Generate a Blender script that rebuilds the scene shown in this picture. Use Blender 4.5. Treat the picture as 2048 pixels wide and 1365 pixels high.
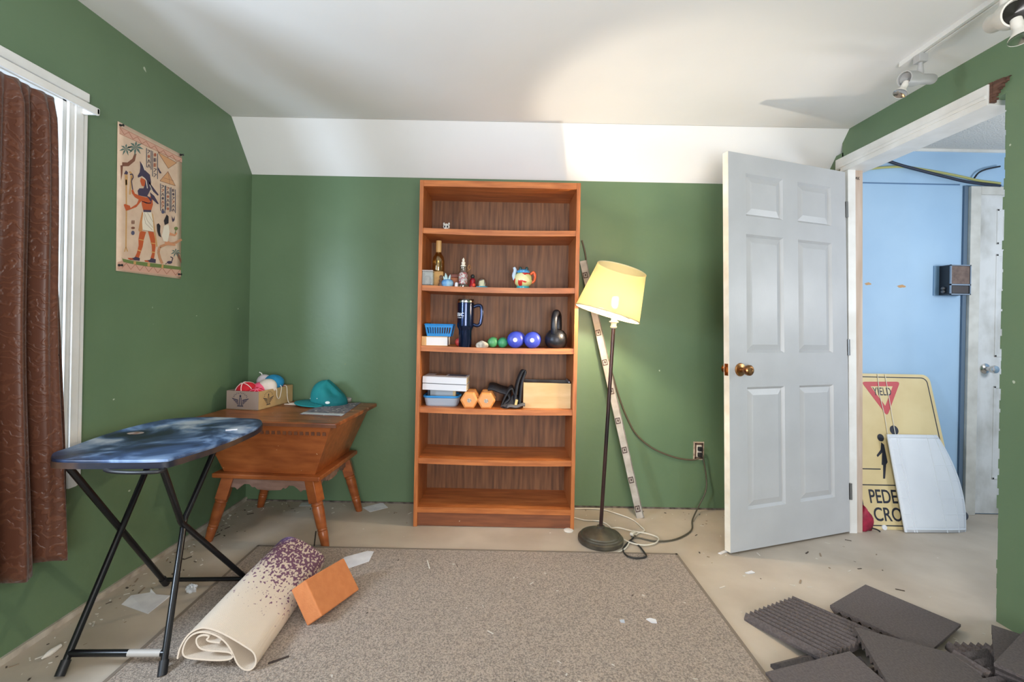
import bpy, math, random
from mathutils import Matrix, Vector
random.seed(7)
for o in list(bpy.data.objects): bpy.data.objects.remove(o)
SC = bpy.context.scene
COL = SC.collection
PI = math.pi

# ---------------------------------------------------------------- camera, world, lights, exposure
F, VX, VY, ROLL, EYE = 930.0, 1015.0, 650.0, 0.020, 1.12     # focal length / vanishing point in photo pixels (2048 x 1365)
cd = bpy.data.cameras.new('camera'); cam = bpy.data.objects.new('camera', cd); COL.objects.link(cam)
cd.sensor_fit = 'HORIZONTAL'; cd.sensor_width = 36.0; cd.lens = F / 2048 * 36.0
_cr, _sr = math.cos(ROLL), math.sin(ROLL)
cd.shift_x = (1024 - VX) / 2048.0
cd.shift_y = (VY - 682.5) / 2048.0
cd.clip_start = 0.02
cam.matrix_world = Matrix.Translation((0, 0, EYE)) @ Matrix.Rotation(PI/2, 4, 'X') @ Matrix.Rotation(ROLL, 4, 'Z')
SC.camera = cam

w = bpy.data.worlds.new('world'); SC.world = w; w.use_nodes = True
w.node_tree.nodes['Background'].inputs[0].default_value = (0.86, 0.93, 1.0, 1)
w.node_tree.nodes['Background'].inputs[1].default_value = 0.65

def area(name, loc, target, sx, sy, power, col=(1, 1, 1)):
    l = bpy.data.lights.new(name, 'AREA'); l.shape = 'RECTANGLE'; l.size = sx; l.size_y = sy; l.energy = power; l.color = col
    o = bpy.data.objects.new(name, l); COL.objects.link(o); o.location = loc
    o.rotation_euler = (Vector(target) - Vector(loc)).to_track_quat('-Z', 'Y').to_euler()
    return o
area('rear_fill', (-0.2, -1.7, 1.35), (0, 2.6, 1.3), 2.8, 1.6, 15, (1.0, 0.98, 0.95))  # unseen soft fill added behind the camera, no real fixture there
area('ceiling_fill', (0.3, -0.9, 1.0), (0.1, 1.1, 2.28), 0.9, 0.9, 64, (1.0, 0.98, 0.96))  # added light behind the camera, aimed up to brighten the ceiling
area('window_daylight', (-1.95, 0.60, 1.30), (-0.1, 2.6, 0.5), 0.25, 0.55, 50, (0.86, 0.93, 1.0))
hl = bpy.data.lights.new('hall_fill', 'POINT'); hl.energy = 30; hl.color = (0.96, 0.98, 1.0); hl.shadow_soft_size = .15  # unseen point light added to brighten the hall's wall and ceiling
ho = bpy.data.objects.new('hall_fill', hl); COL.objects.link(ho); ho.location = (3.0, 1.75, 1.45)
VS = SC.view_settings
VS.view_transform = 'Standard'; VS.look = 'None'; VS.exposure = 0.0; VS.gamma = 1.0; VS.use_curve_mapping = False
LAMP_W = 25.0

# ---------------------------------------------------------------- photo pixel -> direction helpers (distance comes from what a thing touches)
def ray(u, v):
    a, b = u - VX, v - VY
    return (a*_cr + b*_sr) / F, -(-a*_sr + b*_cr) / F
def fl(u, v, z=0.0):
    x, k = ray(u, v); d = (z - EYE) / k; return Vector((x*d, d, z))
def atD(u, v, d):
    x, k = ray(u, v); return Vector((x*d, d, EYE + k*d))
def atX(u, v, X):
    x, k = ray(u, v); d = X / x; return Vector((X, d, EYE + k*d))
def onplane(u, v, p0, n):
    x, k = ray(u, v); dr = Vector((x, 1, k)); o = Vector((0, 0, EYE))
    t = (Vector(p0) - o).dot(n) / dr.dot(n); return o + dr*t

# ---------------------------------------------------------------- mesh builder
class MB:
    def __init__(s): s.v = []; s.f = []; s.m = []
    def add(s, vs, fs, mi=0, M=None):
        b = len(s.v)
        for p in vs:
            p = Vector(p); s.v.append(M @ p if M is not None else p)
        for f in fs: s.f.append([b + i for i in f]); s.m.append(mi)
        return s
    def box(s, x0, x1, y0, y1, z0, z1, mi=0, M=None):
        return s.add([(x0,y0,z0),(x1,y0,z0),(x1,y1,z0),(x0,y1,z0),(x0,y0,z1),(x1,y0,z1),(x1,y1,z1),(x0,y1,z1)],
              [(0,3,2,1),(4,5,6,7),(0,1,5,4),(1,2,6,5),(2,3,7,6),(3,0,4,7)], mi, M)
    def hexa(s, bot, top, mi=0, M=None):
        return s.add(list(bot)+list(top), [(0,3,2,1),(4,5,6,7),(0,1,5,4),(1,2,6,5),(2,3,7,6),(3,0,4,7)], mi, M)
    def poly(s, pts, mi=0, M=None): return s.add(pts, [tuple(range(len(pts)))], mi, M)
    def prism(s, poly, z0, z1, mi=0, M=None):
        n = len(poly)
        vs = [(p[0],p[1],z0) for p in poly] + [(p[0],p[1],z1) for p in poly]
        fs = [tuple(range(n-1,-1,-1)), tuple(range(n,2*n))] + [(i,(i+1)%n,n+(i+1)%n,n+i) for i in range(n)]
        return s.add(vs, fs, mi, M)
    def lathe(s, prof, n=24, mi=0, M=None, sx=1, sy=1, cap=True):
        vs = []; fs = []
        for r, z in prof:
            for i in range(n):
                a = 2*PI*i/n; vs.append((r*math.cos(a)*sx, r*math.sin(a)*sy, z))
        for j in range(len(prof)-1):
            for i in range(n):
                k = (i+1) % n; fs.append((j*n+i, j*n+k, (j+1)*n+k, (j+1)*n+i))
        if cap:
            fs.append(tuple(range(n-1,-1,-1))); fs.append(tuple(range((len(prof)-1)*n, len(prof)*n)))
        return s.add(vs, fs, mi, M)
    def tube(s, pts, r, n=10, mi=0, M=None, closed=False, flat=1.0):
        pts = [Vector(p) for p in pts]; N = len(pts); vs = []; fs = []; up = None
        for i, p in enumerate(pts):
            if closed: t = (pts[(i+1)%N] - pts[i-1])
            else: t = pts[min(i+1,N-1)] - pts[max(i-1,0)]
            t = t.normalized() if t.length > 1e-9 else Vector((0,0,1))
            if up is None:
                up = Vector((0,0,1)) if abs(t.z) < .9 else Vector((0,1,0))
            up = (up - t*up.dot(t))
            if up.length < 1e-6: up = t.orthogonal()
            up.normalize(); sd = t.cross(up)
            rr = r[i] if isinstance(r, (list, tuple)) else r
            for k in range(n):
                a = 2*PI*k/n; vs.append(p + sd*(rr*math.cos(a)) + up*(rr*flat*math.sin(a)))
        m = N if closed else N-1
        for j in range(m):
            j2 = (j+1) % N
            for i in range(n):
                k = (i+1) % n; fs.append((j*n+i, j*n+k, j2*n+k, j2*n+i))
        if not closed: fs.append(tuple(range(n-1,-1,-1))); fs.append(tuple(range((N-1)*n, N*n)))
        return s.add(vs, fs, mi, M)
    def grid(s, fn, nu, nv, mi=0, M=None, wrapu=False):
        vs = [fn(i/(nu if wrapu else nu-1), j/(nv-1)) for j in range(nv) for i in range(nu)]
        fs = []
        for j in range(nv-1):
            for i in range(nu if wrapu else nu-1):
                k = (i+1) % nu; fs.append((j*nu+i, j*nu+k, (j+1)*nu+k, (j+1)*nu+i))
        return s.add(vs, fs, mi, M)
    def ball(s, c, rx, ry=None, rz=None, mi=0, M=None, n=18, m=12, z0=-1.0, fn=None):
        ry = rx if ry is None else ry; rz = rx if rz is None else rz; c = Vector(c)
        a0 = math.asin(max(-1, z0))
        def f(u, v):
            a = a0 + (PI/2 - a0)*v; b = 2*PI*u; k = fn(u, v) if fn else 1.0
            return (c.x + rx*k*math.cos(a)*math.cos(b), c.y + ry*k*math.cos(a)*math.sin(b), c.z + rz*k*math.sin(a))
        return s.grid(f, n, m, mi, M, wrapu=True)
    def build(s, name, mats, parent=None, origin=None, world=False, smooth=35, bevel=0, solid=0, seg=2, subd=0):
        if not isinstance(mats, (list, tuple)): mats = [mats]
        if origin is None: origin = Vector((0,0,0))
        if origin == 'auto':
            xs = [p.x for p in s.v]; ys = [p.y for p in s.v]; zs = [p.z for p in s.v]
            origin = Vector(((min(xs)+max(xs))/2, (min(ys)+max(ys))/2, min(zs)))
        origin = Vector(origin)
        off = origin
        if parent is not None and world:
            inv = parent.matrix_basis.inverted()
            vs = [inv @ p for p in s.v]
        else: vs = [p - off for p in s.v]
        me = bpy.data.meshes.new(name); me.from_pydata([tuple(p) for p in vs], [], s.f)
        for m in mats: me.materials.append(m)
        for p, mi in zip(me.polygons, s.m): p.material_index = mi
        me.validate(); me.update()
        if smooth:
            for p in me.polygons: p.use_smooth = True
            me.set_sharp_from_angle(angle=math.radians(smooth))
        o = bpy.data.objects.new(name, me); COL.objects.link(o)
        if parent is not None: o.parent = parent
        else: o.location = off
        if solid:
            md = o.modifiers.new('solid', 'SOLIDIFY'); md.thickness = solid; md.offset = 0
        if subd:
            md = o.modifiers.new('sub', 'SUBSURF'); md.levels = subd; md.render_levels = subd
        if bevel:
            md = o.modifiers.new('bev', 'BEVEL'); md.width = bevel; md.segments = seg; md.limit_method = 'ANGLE'; md.angle_limit = math.radians(40)
            md.harden_normals = False
        return o

def tag(o, label=None, cat=None, group=None, kind=None):
    if label: o['label'] = label
    if cat: o['category'] = cat
    if group: o['group'] = group
    if kind: o['kind'] = kind
    return o
def thing(name, label, cat, loc=(0,0,0), rotz=0.0, group=None, M=None):
    o = bpy.data.objects.new(name, None); COL.objects.link(o); o.empty_display_size = .05
    if M is not None: o.matrix_basis = M
    else: o.matrix_basis = Matrix.Translation(loc) @ Matrix.Rotation(rotz, 4, 'Z')
    return tag(o, label, cat, group)
def dup(root, M, label=None, group=None):
    r = root.copy(); COL.objects.link(r); r.matrix_basis = M
    if label: r['label'] = label
    if group: r['group'] = group
    for ch in list(root.children):
        c = ch.copy(); COL.objects.link(c); c.parent = r
        for g in ch.children:
            d = g.copy(); COL.objects.link(d); d.parent = c
    return r
def struct(o): o['kind'] = 'structure'; return o
def frame(p0, px, py):      # matrix with origin p0, x axis to px, y axis near py
    ex = (px - p0).normalized(); n = ex.cross(py - p0).normalized(); ey = n.cross(ex)
    M = Matrix((ex, ey, n)).transposed().to_4x4(); M.translation = p0; return M
def smoothpath(pts, k=6, closed=False):
    pts = [Vector(p) for p in pts]; n = len(pts); out = []
    rng = range(n) if closed else range(n-1)
    for i in rng:
        if closed: a, b, c, d = pts[i-1], pts[i], pts[(i+1)%n], pts[(i+2)%n]
        else: a, b, c, d = pts[max(i-1,0)], pts[i], pts[i+1], pts[min(i+2,n-1)]
        for j in range(k):
            t = j/k
            out.append(.5*((2*b) + (c-a)*t + (2*a-5*b+4*c-d)*t*t + (3*b-3*c+d-a)*t**3))
    if not closed: out.append(pts[-1])
    return out
def text_geo(s, bold=0.0):
    cu = bpy.data.curves.new('t', 'FONT'); cu.body = s; cu.offset = bold; cu.resolution_u = 4
    ob = bpy.data.objects.new('t', cu); COL.objects.link(ob)
    dg = bpy.context.evaluated_depsgraph_get(); me = bpy.data.meshes.new_from_object(ob.evaluated_get(dg))
    vs = [v.co.copy() for v in me.vertices]; fs = [tuple(p.vertices) for p in me.polygons]
    bpy.data.objects.remove(ob); bpy.data.meshes.remove(me); bpy.data.curves.remove(cu)
    x0 = min(v.x for v in vs); x1 = max(v.x for v in vs); y0 = min(v.y for v in vs); y1 = max(v.y for v in vs)
    return [((v.x-x0)/(x1-x0), (v.y-y0)/(y1-y0)) for v in vs], fs

# ---------------------------------------------------------------- materials
def lin(c):
    return tuple(((x/255)/12.92 if x/255 <= .04045 else ((x/255+.055)/1.055)**2.4) for x in c) + (1,)
MATS = {}
def mat(name, col, rough=.6, metal=0.0, col2=None, var=.0, vscale=6.0, stretch=(1,1,1), bump=0.0, bscale=80.0, bstretch=(1,1,1),
        spec=.5, detail=4.0, lo=.35, hi=.65, flecks=None, alpha=None, coat=0, sheen=0):
    if name in MATS: return MATS[name]
    m = bpy.data.materials.new(name); m.use_nodes = True; nt = m.node_tree; N = nt.nodes; L = nt.links
    b = N['Principled BSDF']; b.inputs['Roughness'].default_value = rough; b.inputs['Metallic'].default_value = metal
    b.inputs['Specular IOR Level'].default_value = spec; b.inputs['Base Color'].default_value = lin(col)
    if coat: b.inputs['Coat Weight'].default_value = coat
    if sheen: b.inputs['Sheen Weight'].default_value = sheen
    tc = N.new('ShaderNodeTexCoord')
    def noise(scale, st, det=4.0):
        mp = N.new('ShaderNodeMapping'); mp.inputs['Scale'].default_value = st; L.new(tc.outputs['Object'], mp.inputs[0])
        n = N.new('ShaderNodeTexNoise'); n.inputs['Scale'].default_value = scale; n.inputs['Detail'].default_value = det
        L.new(mp.outputs[0], n.inputs['Vector']); return n
    src = None
    if col2 is not None:
        n = noise(vscale, stretch, detail)
        r = N.new('ShaderNodeMapRange'); r.inputs[1].default_value = lo; r.inputs[2].default_value = hi; r.inputs[4].default_value = var or 1.0
        L.new(n.outputs[0], r.inputs[0])
        mx = N.new('ShaderNodeMix'); mx.data_type = 'RGBA'; mx.inputs[6].default_value = lin(col); mx.inputs[7].default_value = lin(col2)
        L.new(r.outputs[0], mx.inputs[0]); src = mx.outputs[2]
    if flecks:
        fc, fs, th = flecks
        n = noise(fs, (1,1,1), 1.0)
        r = N.new('ShaderNodeMapRange'); r.inputs[1].default_value = th; r.inputs[2].default_value = th + .015; L.new(n.outputs[0], r.inputs[0])
        mx = N.new('ShaderNodeMix'); mx.data_type = 'RGBA'; mx.inputs[7].default_value = lin(fc)
        if src is not None: L.new(src, mx.inputs[6])
        else: mx.inputs[6].default_value = lin(col)
        L.new(r.outputs[0], mx.inputs[0]); src = mx.outputs[2]
    if src is not None: L.new(src, b.inputs['Base Color'])
    if bump:
        n = noise(bscale, bstretch, 3.0)
        bp = N.new('ShaderNodeBump'); bp.inputs['Strength'].default_value = bump; bp.inputs['Distance'].default_value = .01
        L.new(n.outputs[0], bp.inputs['Height']); L.new(bp.outputs[0], b.inputs['Normal'])
    MATS[name] = m; return m
def glassy(name, col, tr=.75, rough=.05):
    m = bpy.data.materials.new(name); m.use_nodes = True; nt = m.node_tree; N = nt.nodes; L = nt.links
    b = N.new('ShaderNodeBsdfGlossy'); b.inputs['Color'].default_value = lin(col); b.inputs['Roughness'].default_value = rough
    t = N.new('ShaderNodeBsdfTransparent'); t.inputs[0].default_value = lin(col)
    mx = N.new('ShaderNodeMixShader'); mx.inputs[0].default_value = tr
    L.new(b.outputs[0], mx.inputs[1]); L.new(t.outputs[0], mx.inputs[2]); L.new(mx.outputs[0], N['Material Output'].inputs[0])
    return m
def translucent(name, col, tr=.5, rough=.8, col_t=None):
    m = bpy.data.materials.new(name); m.use_nodes = True; nt = m.node_tree; N = nt.nodes; L = nt.links
    b = N['Principled BSDF']; b.inputs['Base Color'].default_value = lin(col); b.inputs['Roughness'].default_value = rough
    t = N.new('ShaderNodeBsdfTranslucent'); t.inputs[0].default_value = lin(col_t or col)
    mx = N.new('ShaderNodeMixShader'); mx.inputs[0].default_value = tr
    L.new(b.outputs[0], mx.inputs[1]); L.new(t.outputs[0], mx.inputs[2]); L.new(mx.outputs[0], N['Material Output'].inputs[0])
    return m

G = mat('green_wall_paint', (104,129,98), .40, col2=(97,122,92), vscale=2.2, bump=.06, bscale=35, flecks=((186,196,176), 24, .805), spec=.45)
WHITE = mat('white_ceiling_paint', (236,237,238), .85, col2=(231,232,233), vscale=1.5, bump=.05, bscale=20)
TRIM = mat('white_trim_paint', (236,236,234), .4, col2=(222,221,217), vscale=7)
DOORW = mat('white_door_paint', (192,194,197), .38, col2=(186,188,191), vscale=5, bump=.05, bscale=60, bstretch=(4,4,.6))
EDGE = mat('cream_door_edge', (238,234,222), .5, col2=(224,216,200), vscale=12)
FLOORM = mat('scuffed_floor', (194,182,167), .55, col2=(175,162,147), vscale=3.2, detail=8, bump=.06, bscale=14, flecks=((226,222,214), 26, .80))
RUGM = mat('brown_grey_rug', (186,168,152), .95, col2=(126,112,100), vscale=170, detail=2, bump=.9, bscale=260, lo=.38, hi=.66, sheen=.2)
RUGE = mat('rug_edge', (124,112,100), .95)
BLUE = mat('pale_blue_wall', (172,206,238), .6, col2=(164,199,233), vscale=3, flecks=((110,130,150), 20, .79))
HALLC = mat('textured_hall_ceiling', (214,213,210), .9, bump=.7, bscale=120)
WOOD = mat('orange_wood_veneer', (196,118,62), .42, col2=(160,88,42), vscale=5, stretch=(1,6,12), detail=6, bump=.03, bscale=50)
WOODV = mat('orange_wood_side', (194,118,64), .42, col2=(158,88,44), vscale=5, stretch=(10,10,1), detail=6)
KICK = mat('dark_kick_wood', (138,80,48), .5, col2=(112,62,38), vscale=5, stretch=(1,6,10), flecks=((190,170,150), 40, .78))
BACKP = mat('brown_back_panel', (138,92,58), .55, col2=(88,54,32), vscale=9, stretch=(7,1,.45), detail=7, lo=.3, hi=.7)
OAK = mat('worn_table_wood', (160,90,46), .33, col2=(134,70,34), vscale=6, stretch=(1.2,5,5), detail=7, flecks=((206,178,140), 45, .80))
OAKT = mat('worn_table_top_wood', (168,98,54), .36, col2=(110,58,32), vscale=5, stretch=(1,4,4), detail=9, flecks=((214,196,170), 38, .76))
OAKD = mat('dark_table_edge', (92,58,44), .4, col2=(120,74,48), vscale=10)
APRON = mat('grey_brown_apron_wood', (140,110,98), .45, col2=(112,84,72), vscale=8, stretch=(1,4,4))
CURT = None
BLACKM = mat('black_tube_metal', (22,22,25), .28, .3, spec=.6)
BLACKP = mat('black_plastic', (26,26,30), .45)
CHROME = mat('chrome', (205,205,205), .18, 1.0)
BRASS = mat('worn_brass', (190,140,88), .3, 1.0, col2=(120,82,56), vscale=30)
FOAM = mat('charcoal_foam', (100,92,92), .95, col2=(86,79,79), vscale=140, bump=.4, bscale=220, flecks=((160,155,150), 90, .83))
PAPER = mat('white_paper', (228,228,232), .7, col2=(210,210,216), vscale=14)
CARD = mat('tan_cardboard', (196,166,118), .75, col2=(184,152,104), vscale=12)
CARDG = mat('grey_brown_card', (158,140,130), .75)
NAVY = mat('navy_ink', (38,42,70), .6)
def plain(name, c, r=.55, **k): return mat(name, c, r, **k)

# ---------------------------------------------------------------- setting
XL, XR, YB, ZC = -1.60, 1.93, 2.88, 2.28
b = MB().box(-1.8, 4.3, -2.0, 3.05, -.06, 0)
struct(b.build('floor', FLOORM, smooth=0))
WY0, WY1, WZ0, WZ1 = .50, 1.665, .565, 1.90
b = MB()
b.box(XL-.13, XL, -2.0, WY0, 0, ZC+.02); b.box(XL-.13, XL, WY1, YB+.02, 0, ZC+.02)
b.box(XL-.13, XL, WY0, WY1, 0, WZ0); b.box(XL-.13, XL, WY0, WY1, WZ1, ZC+.02)
struct(b.build('wall_left', G, smooth=0))
b = MB().box(XL-.13, 2.045, YB, YB+.12, 0, 2.06)
struct(b.build('wall_back', G, smooth=0))
OY0, OY1, HZ = 1.815, 2.60, 2.065
b = MB()
b.box(XR, XR+.115, -2.0, OY0, 0, ZC+.02); b.box(XR, XR+.115, OY0, OY1+.11, HZ, ZC+.02); b.hexa([(XR,OY1+.04,0),(XR+.03,OY1+.04,0),(XR+.03,YB+.01,0),(XR,YB+.01,0)], [(XR,OY1+.10,2.16),(XR+.03,OY1+.10,2.16),(XR+.03,YB+.01,2.16),(XR,YB+.01,2.16)])
random.seed(3)                      # ragged broken drywall edge beside the opening
for i in range(26):
    z = .05 + i*.078; d = random.uniform(.0, .008)
    b.box(XR+.001, XR+.112, OY0-.001, OY0+d, z, z+random.uniform(.03,.075))
struct(b.build('wall_right', G, smooth=0))
yz = [(-2.0,ZC),(2.655,ZC),(YB,2.02),(YB+.12,2.02),(YB+.12,2.42),(-2.0,2.42)]
Mx = Matrix(((0,0,1,0),(1,0,0,0),(0,1,0,0),(0,0,0,1)))
b = MB().prism(yz, XL-.13, XR+.115, 0, Mx)
struct(b.build('ceiling', WHITE, smooth=0))
# thin dirty joint line where the slope meets the flat ceiling, and a gap line at the floor
b = MB().box(XL, XR, 2.650, 2.656, ZC-.0012, ZC+.001)
struct(b.build('trim_1', mat('joint_tape', (206,205,202), .9), smooth=0))
DARKGAP = mat('dark_floor_gap', (62,56,50), .9, col2=(120,112,104), vscale=30)
b = MB().box(XL, XR, YB-.006, YB+.002, -.001, .009)
struct(b.build('baseboard_back', DARKGAP, smooth=0))
b = MB().box(XL-.002, XL+.010, -1.0, YB, 0, .022)
struct(b.build('baseboard_left', mat('dirty_floor_strip', (196,188,176), .7, col2=(150,140,128), vscale=14), smooth=0))

# window on the left wall
W = struct(thing('window_1', None, None, (XL, (WY0+WY1)/2, WZ0)))
def trimbar(b, a, c, wdir, wd, mi=0):   # stepped casing along a->c, on the wall plane, width direction wdir
    a = Vector(a); c = Vector(c); wdir = Vector(wdir)
    for w0, w1, t in ((0,.018,.016),(.018,.05,.024),(.05,wd,.018)):
        p = [a+wdir*w0, c+wdir*w0, c+wdir*w1, a+wdir*w1]
        b.hexa(p, [q+Vector((t,0,0)) for q in p], mi)
TW = .072
b = MB(); trimbar(b, (XL,WY1,WZ0-TW), (XL,WY1,WZ1), (0,1,0), TW); b.build('casing', TRIM, W, world=True, smooth=0, bevel=.002)
b = MB(); trimbar(b, (XL,WY0,WZ0-TW), (XL,WY0,WZ1), (0,-1,0), TW); b.build('casing', TRIM, W, world=True, smooth=0, bevel=.002)
b = MB(); trimbar(b, (XL,WY0-TW,WZ1), (XL,WY1+TW,WZ1), (0,0,1), TW*.6); b.build('casing', TRIM, W, world=True, smooth=0, bevel=.002)
b = MB(); trimbar(b, (XL,WY0-TW,WZ0), (XL,WY1,WZ0), (0,0,-1), TW); b.build('casing', TRIM, W, world=True, smooth=0, bevel=.002)
b = MB()
for (y0,y1,z0,z1) in ((WY1-.012,WY1,WZ0,WZ1),(WY0,WY0+.012,WZ0,WZ1),(WY0,WY1,WZ1-.012,WZ1),(WY0,WY1,WZ0,WZ0+.012)): b.box(XL-.13, XL+.004, y0, y1, z0, z1)
b.build('jamb', TRIM, W, world=True, smooth=0)
b = MB()
for (y0,y1,z0,z1) in ((WY1-.07,WY1-.012,WZ0,WZ1),(WY0+.012,WY0+.06,WZ0,WZ1),(WY0,WY1,WZ1-.06,WZ1-.012),(WY0,WY1,WZ0+.012,WZ0+.07),(1.06,1.12,WZ0,WZ1)): b.box(XL-.10, XL-.055, y0, y1, z0, z1)
b.build('sash', mat('white_sash', (222,228,238), .4), W, world=True, smooth=0, bevel=.003)
b = MB().box(XL-.082, XL-.078, WY0+.05, WY1-.06, WZ0+.05, WZ1-.05)
b.build('pane', glassy('window_glass', (238,244,250), .9, .02), W, world=True, smooth=0)

# door header board, jamb and stud in the right-hand doorway
b = MB()
b.box(XR-.018, XR+.005, OY0+.055, OY1+.14, HZ, HZ+.062); b.box(XR-.024, XR-.010, OY0+.06, OY1+.13, HZ+.004, HZ+.020); b.box(XR-.018, XR+.118, OY0+.055, OY1+.10, HZ-.022, HZ+.001)
struct(b.build('trim_2', TRIM, smooth=0, bevel=.002))
random.seed(11); b = MB()
for i in range(9):
    y = OY0 + .062 - i*.008; z = HZ + .066 - i*.001
    b.box(XR-.016+random.uniform(0,.01), XR+.01, y-.016, y, HZ-.02+i*.009+random.uniform(0,.008), z)
struct(b.build('trim_3', mat('broken_raw_wood', (112,80,66), .85, col2=(78,54,44), vscale=50, stretch=(1,.3,3)), smooth=0))
JL = .068      # the jamb leans: its top stands further back
b = MB()
b.hexa([(XR-.008,OY1-.018,0),(XR+.035,OY1-.018,0),(XR+.035,OY1+.05,0),(XR-.008,OY1+.05,0)], [(XR-.008,OY1-.018+JL,HZ-.02),(XR+.035,OY1-.018+JL,HZ-.02),(XR+.035,OY1+.05+JL,HZ-.02),(XR-.008,OY1+.05+JL,HZ-.02)])
struct(b.build('trim_4', TRIM, smooth=0, bevel=.001))
PINE = mat('raw_pine_stud', (206,190,178), .7, col2=(188,166,148), vscale=4, stretch=(8,8,.8), flecks=((138,104,82), 9, .74))
b = MB().hexa([(XR+.035,OY1-.006,0),(XR+.073,OY1-.006,0),(XR+.073,OY1+.1,0),(XR+.035,OY1+.1,0)], [(XR+.035,OY1-.006+JL,HZ-.02),(XR+.085,OY1-.006+JL,HZ-.02),(XR+.085,OY1+.10+JL,HZ-.02),(XR+.035,OY1+.10+JL,HZ-.02)])
st = struct(b.build('trim_5', PINE, smooth=0))
# pencil marks on the stud
b = MB()
for (u0,v0,u1,v1) in ((1706,354,1710,354),(1708,354,1707,360),(1711,358,1713,354),(1713,354,1714,359),(1716,354,1716,360),(1716,357,1719,354),(1717,357,1719,360)):
    a = atD(u0,v0,OY1-.010+JL*.95); c = atD(u1,v1,OY1-.010+JL*.95); b.tube([a,c], .0012, 5)
b.build('pencil_mark', BLACKP, st, world=True)

# hall behind the doorway
HY = 2.90
b = MB().box(2.045, 4.2, HY, HY+.1, 0, 2.28)
struct(b.build('wall_hall', BLUE, smooth=0))
b = MB().box(2.045, 4.2, -.2, HY+.05, 2.268, 2.36)
struct(b.build('ceiling_hall', HALLC, smooth=0))
b = MB().box(3.95, 4.05, .9, HY, 0, 2.27)
struct(b.build('wall_hall_side', BLUE, smooth=0))
b = MB().box(2.045, 4.2, HY-.012, HY+.002, 2.252, 2.27)
struct(b.build('trim_6', TRIM, smooth=0))
b = MB(); z0 = atD(1730,366,HY).z; z1 = atD(1915,370,HY).z
b.tube([(2.05,HY-.001,z0),(2.80,HY-.001,z1)], .004, 6)
struct(b.build('trim_7', mat('blue_joint', (96,130,168), .7)))

# ---------------------------------------------------------------- open six-panel door
def six_panel(T, wd, ht, th, cols, rows, mleaf, medge, rec=.013, inset=.03):
    b = MB()
    xs = [0.0]
    for c0, c1 in cols: xs += [c0, c1]
    xs.append(wd)
    for i in range(0, len(xs), 2): b.box(xs[i], xs[i+1], 0, th, 0, ht)
    zs = [0.0]
    for r0, r1 in rows: zs += [r0, r1]
    zs.append(ht)
    for c0, c1 in cols:
        for i in range(0, len(zs), 2): b.box(c0, c1, 0, th, zs[i], zs[i+1])
    b.build('leaf', mleaf, T, smooth=0)
    b = MB().box(-.0015, 0.0005, 0.0005, th-.0005, .001, ht-.001); b.build('edge', medge, T, smooth=0)
    for c0, c1 in cols:
        for r0, r1 in rows:
            b = MB()
            e = .012
            for (ya, yb2, yc) in ((0.0, rec, .004), (th, th-rec, th-.004)):
                o4 = [(c0,ya,r0),(c1,ya,r0),(c1,ya,r1),(c0,ya,r1)]
                i4 = [(c0+e,yb2,r0+e),(c1-e,yb2,r0+e),(c1-e,yb2,r1-e),(c0+e,yb2,r1-e)]
                k = e+inset
                f4 = [(c0+k,yc,r0+k),(c1-k,yc,r0+k),(c1-k,yc,r1-k),(c0+k,yc,r1-k)]
                vs = o4+i4+f4
                fs = [(j,(j+1)%4,4+(j+1)%4,4+j) for j in range(4)] + [(4+j,4+(j+1)%4,8+(j+1)%4,8+j) for j in range(4)] + [(8,9,10,11)]
                if ya: fs = [tuple(reversed(f)) for f in fs]
                b.add(vs, fs)
            b.build('panel', mleaf, T, smooth=0)
hinge = fl(1700,1068); free = fl(1461,1112)
dx = Vector((hinge.x-free.x, hinge.y-free.y, 0)); DW = dx.length; ang = math.atan2(dx.y, dx.x)
DH = 2.015
M = Matrix.Translation((free.x, free.y, .012)) @ Matrix.Rotation(ang, 4, 'Z') @ Matrix.Rotation(math.radians(-1.9), 4, 'X')
D1 = thing('door_1', None, None, M=M); struct(D1)
sw = DW*.135; mw = DW*.125; pw = (DW-2*sw-mw)/2
cols = [(sw, sw+pw), (sw+pw+mw, DW-sw)]
rows = [(.20, .815), (.99, 1.60), (1.695, 1.915)]
six_panel(D1, DW, DH, .036, cols, rows, DOORW, EDGE)
KZ = .905
for sgn, y in ((-1, 0.0), (1, .036)):
    R = Matrix.Translation((.068, y, KZ)) @ Matrix.Rotation(PI/2*(1 if sgn < 0 else -1), 4, 'X')
    b = MB().lathe([(0.001,0),(.033,0),(.034,.003),(.030,.008),(.018,.010),(.012,.012),(.011,.032),(.014,.036),(.024,.042),(.027,.052),(.026,.062),(.020,.067),(.012,.068),(.011,.066),(.001,.066)], 24, 0, R)
    b.build('knob', BRASS, D1, smooth=30)
b = MB().box(-.003, .001, .007, .029, KZ-.03, KZ+.03); b.box(-.010, .0, .012, .024, KZ-.012, KZ+.012)
b.build('latch_plate', BRASS, D1, smooth=0)
for z in (.22, 1.02, 1.80):
    b = MB().lathe([(.006,z-.045),(.006,z+.045)], 10, 0, Matrix.Translation((DW+.006, -.004, 0)))
    b.box(DW-.004, DW+.012, .0, .004, z-.045, z+.045); b.build('hinge', mat('steel_hinge', (150,150,150), .35, 1.0), D1)

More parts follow.
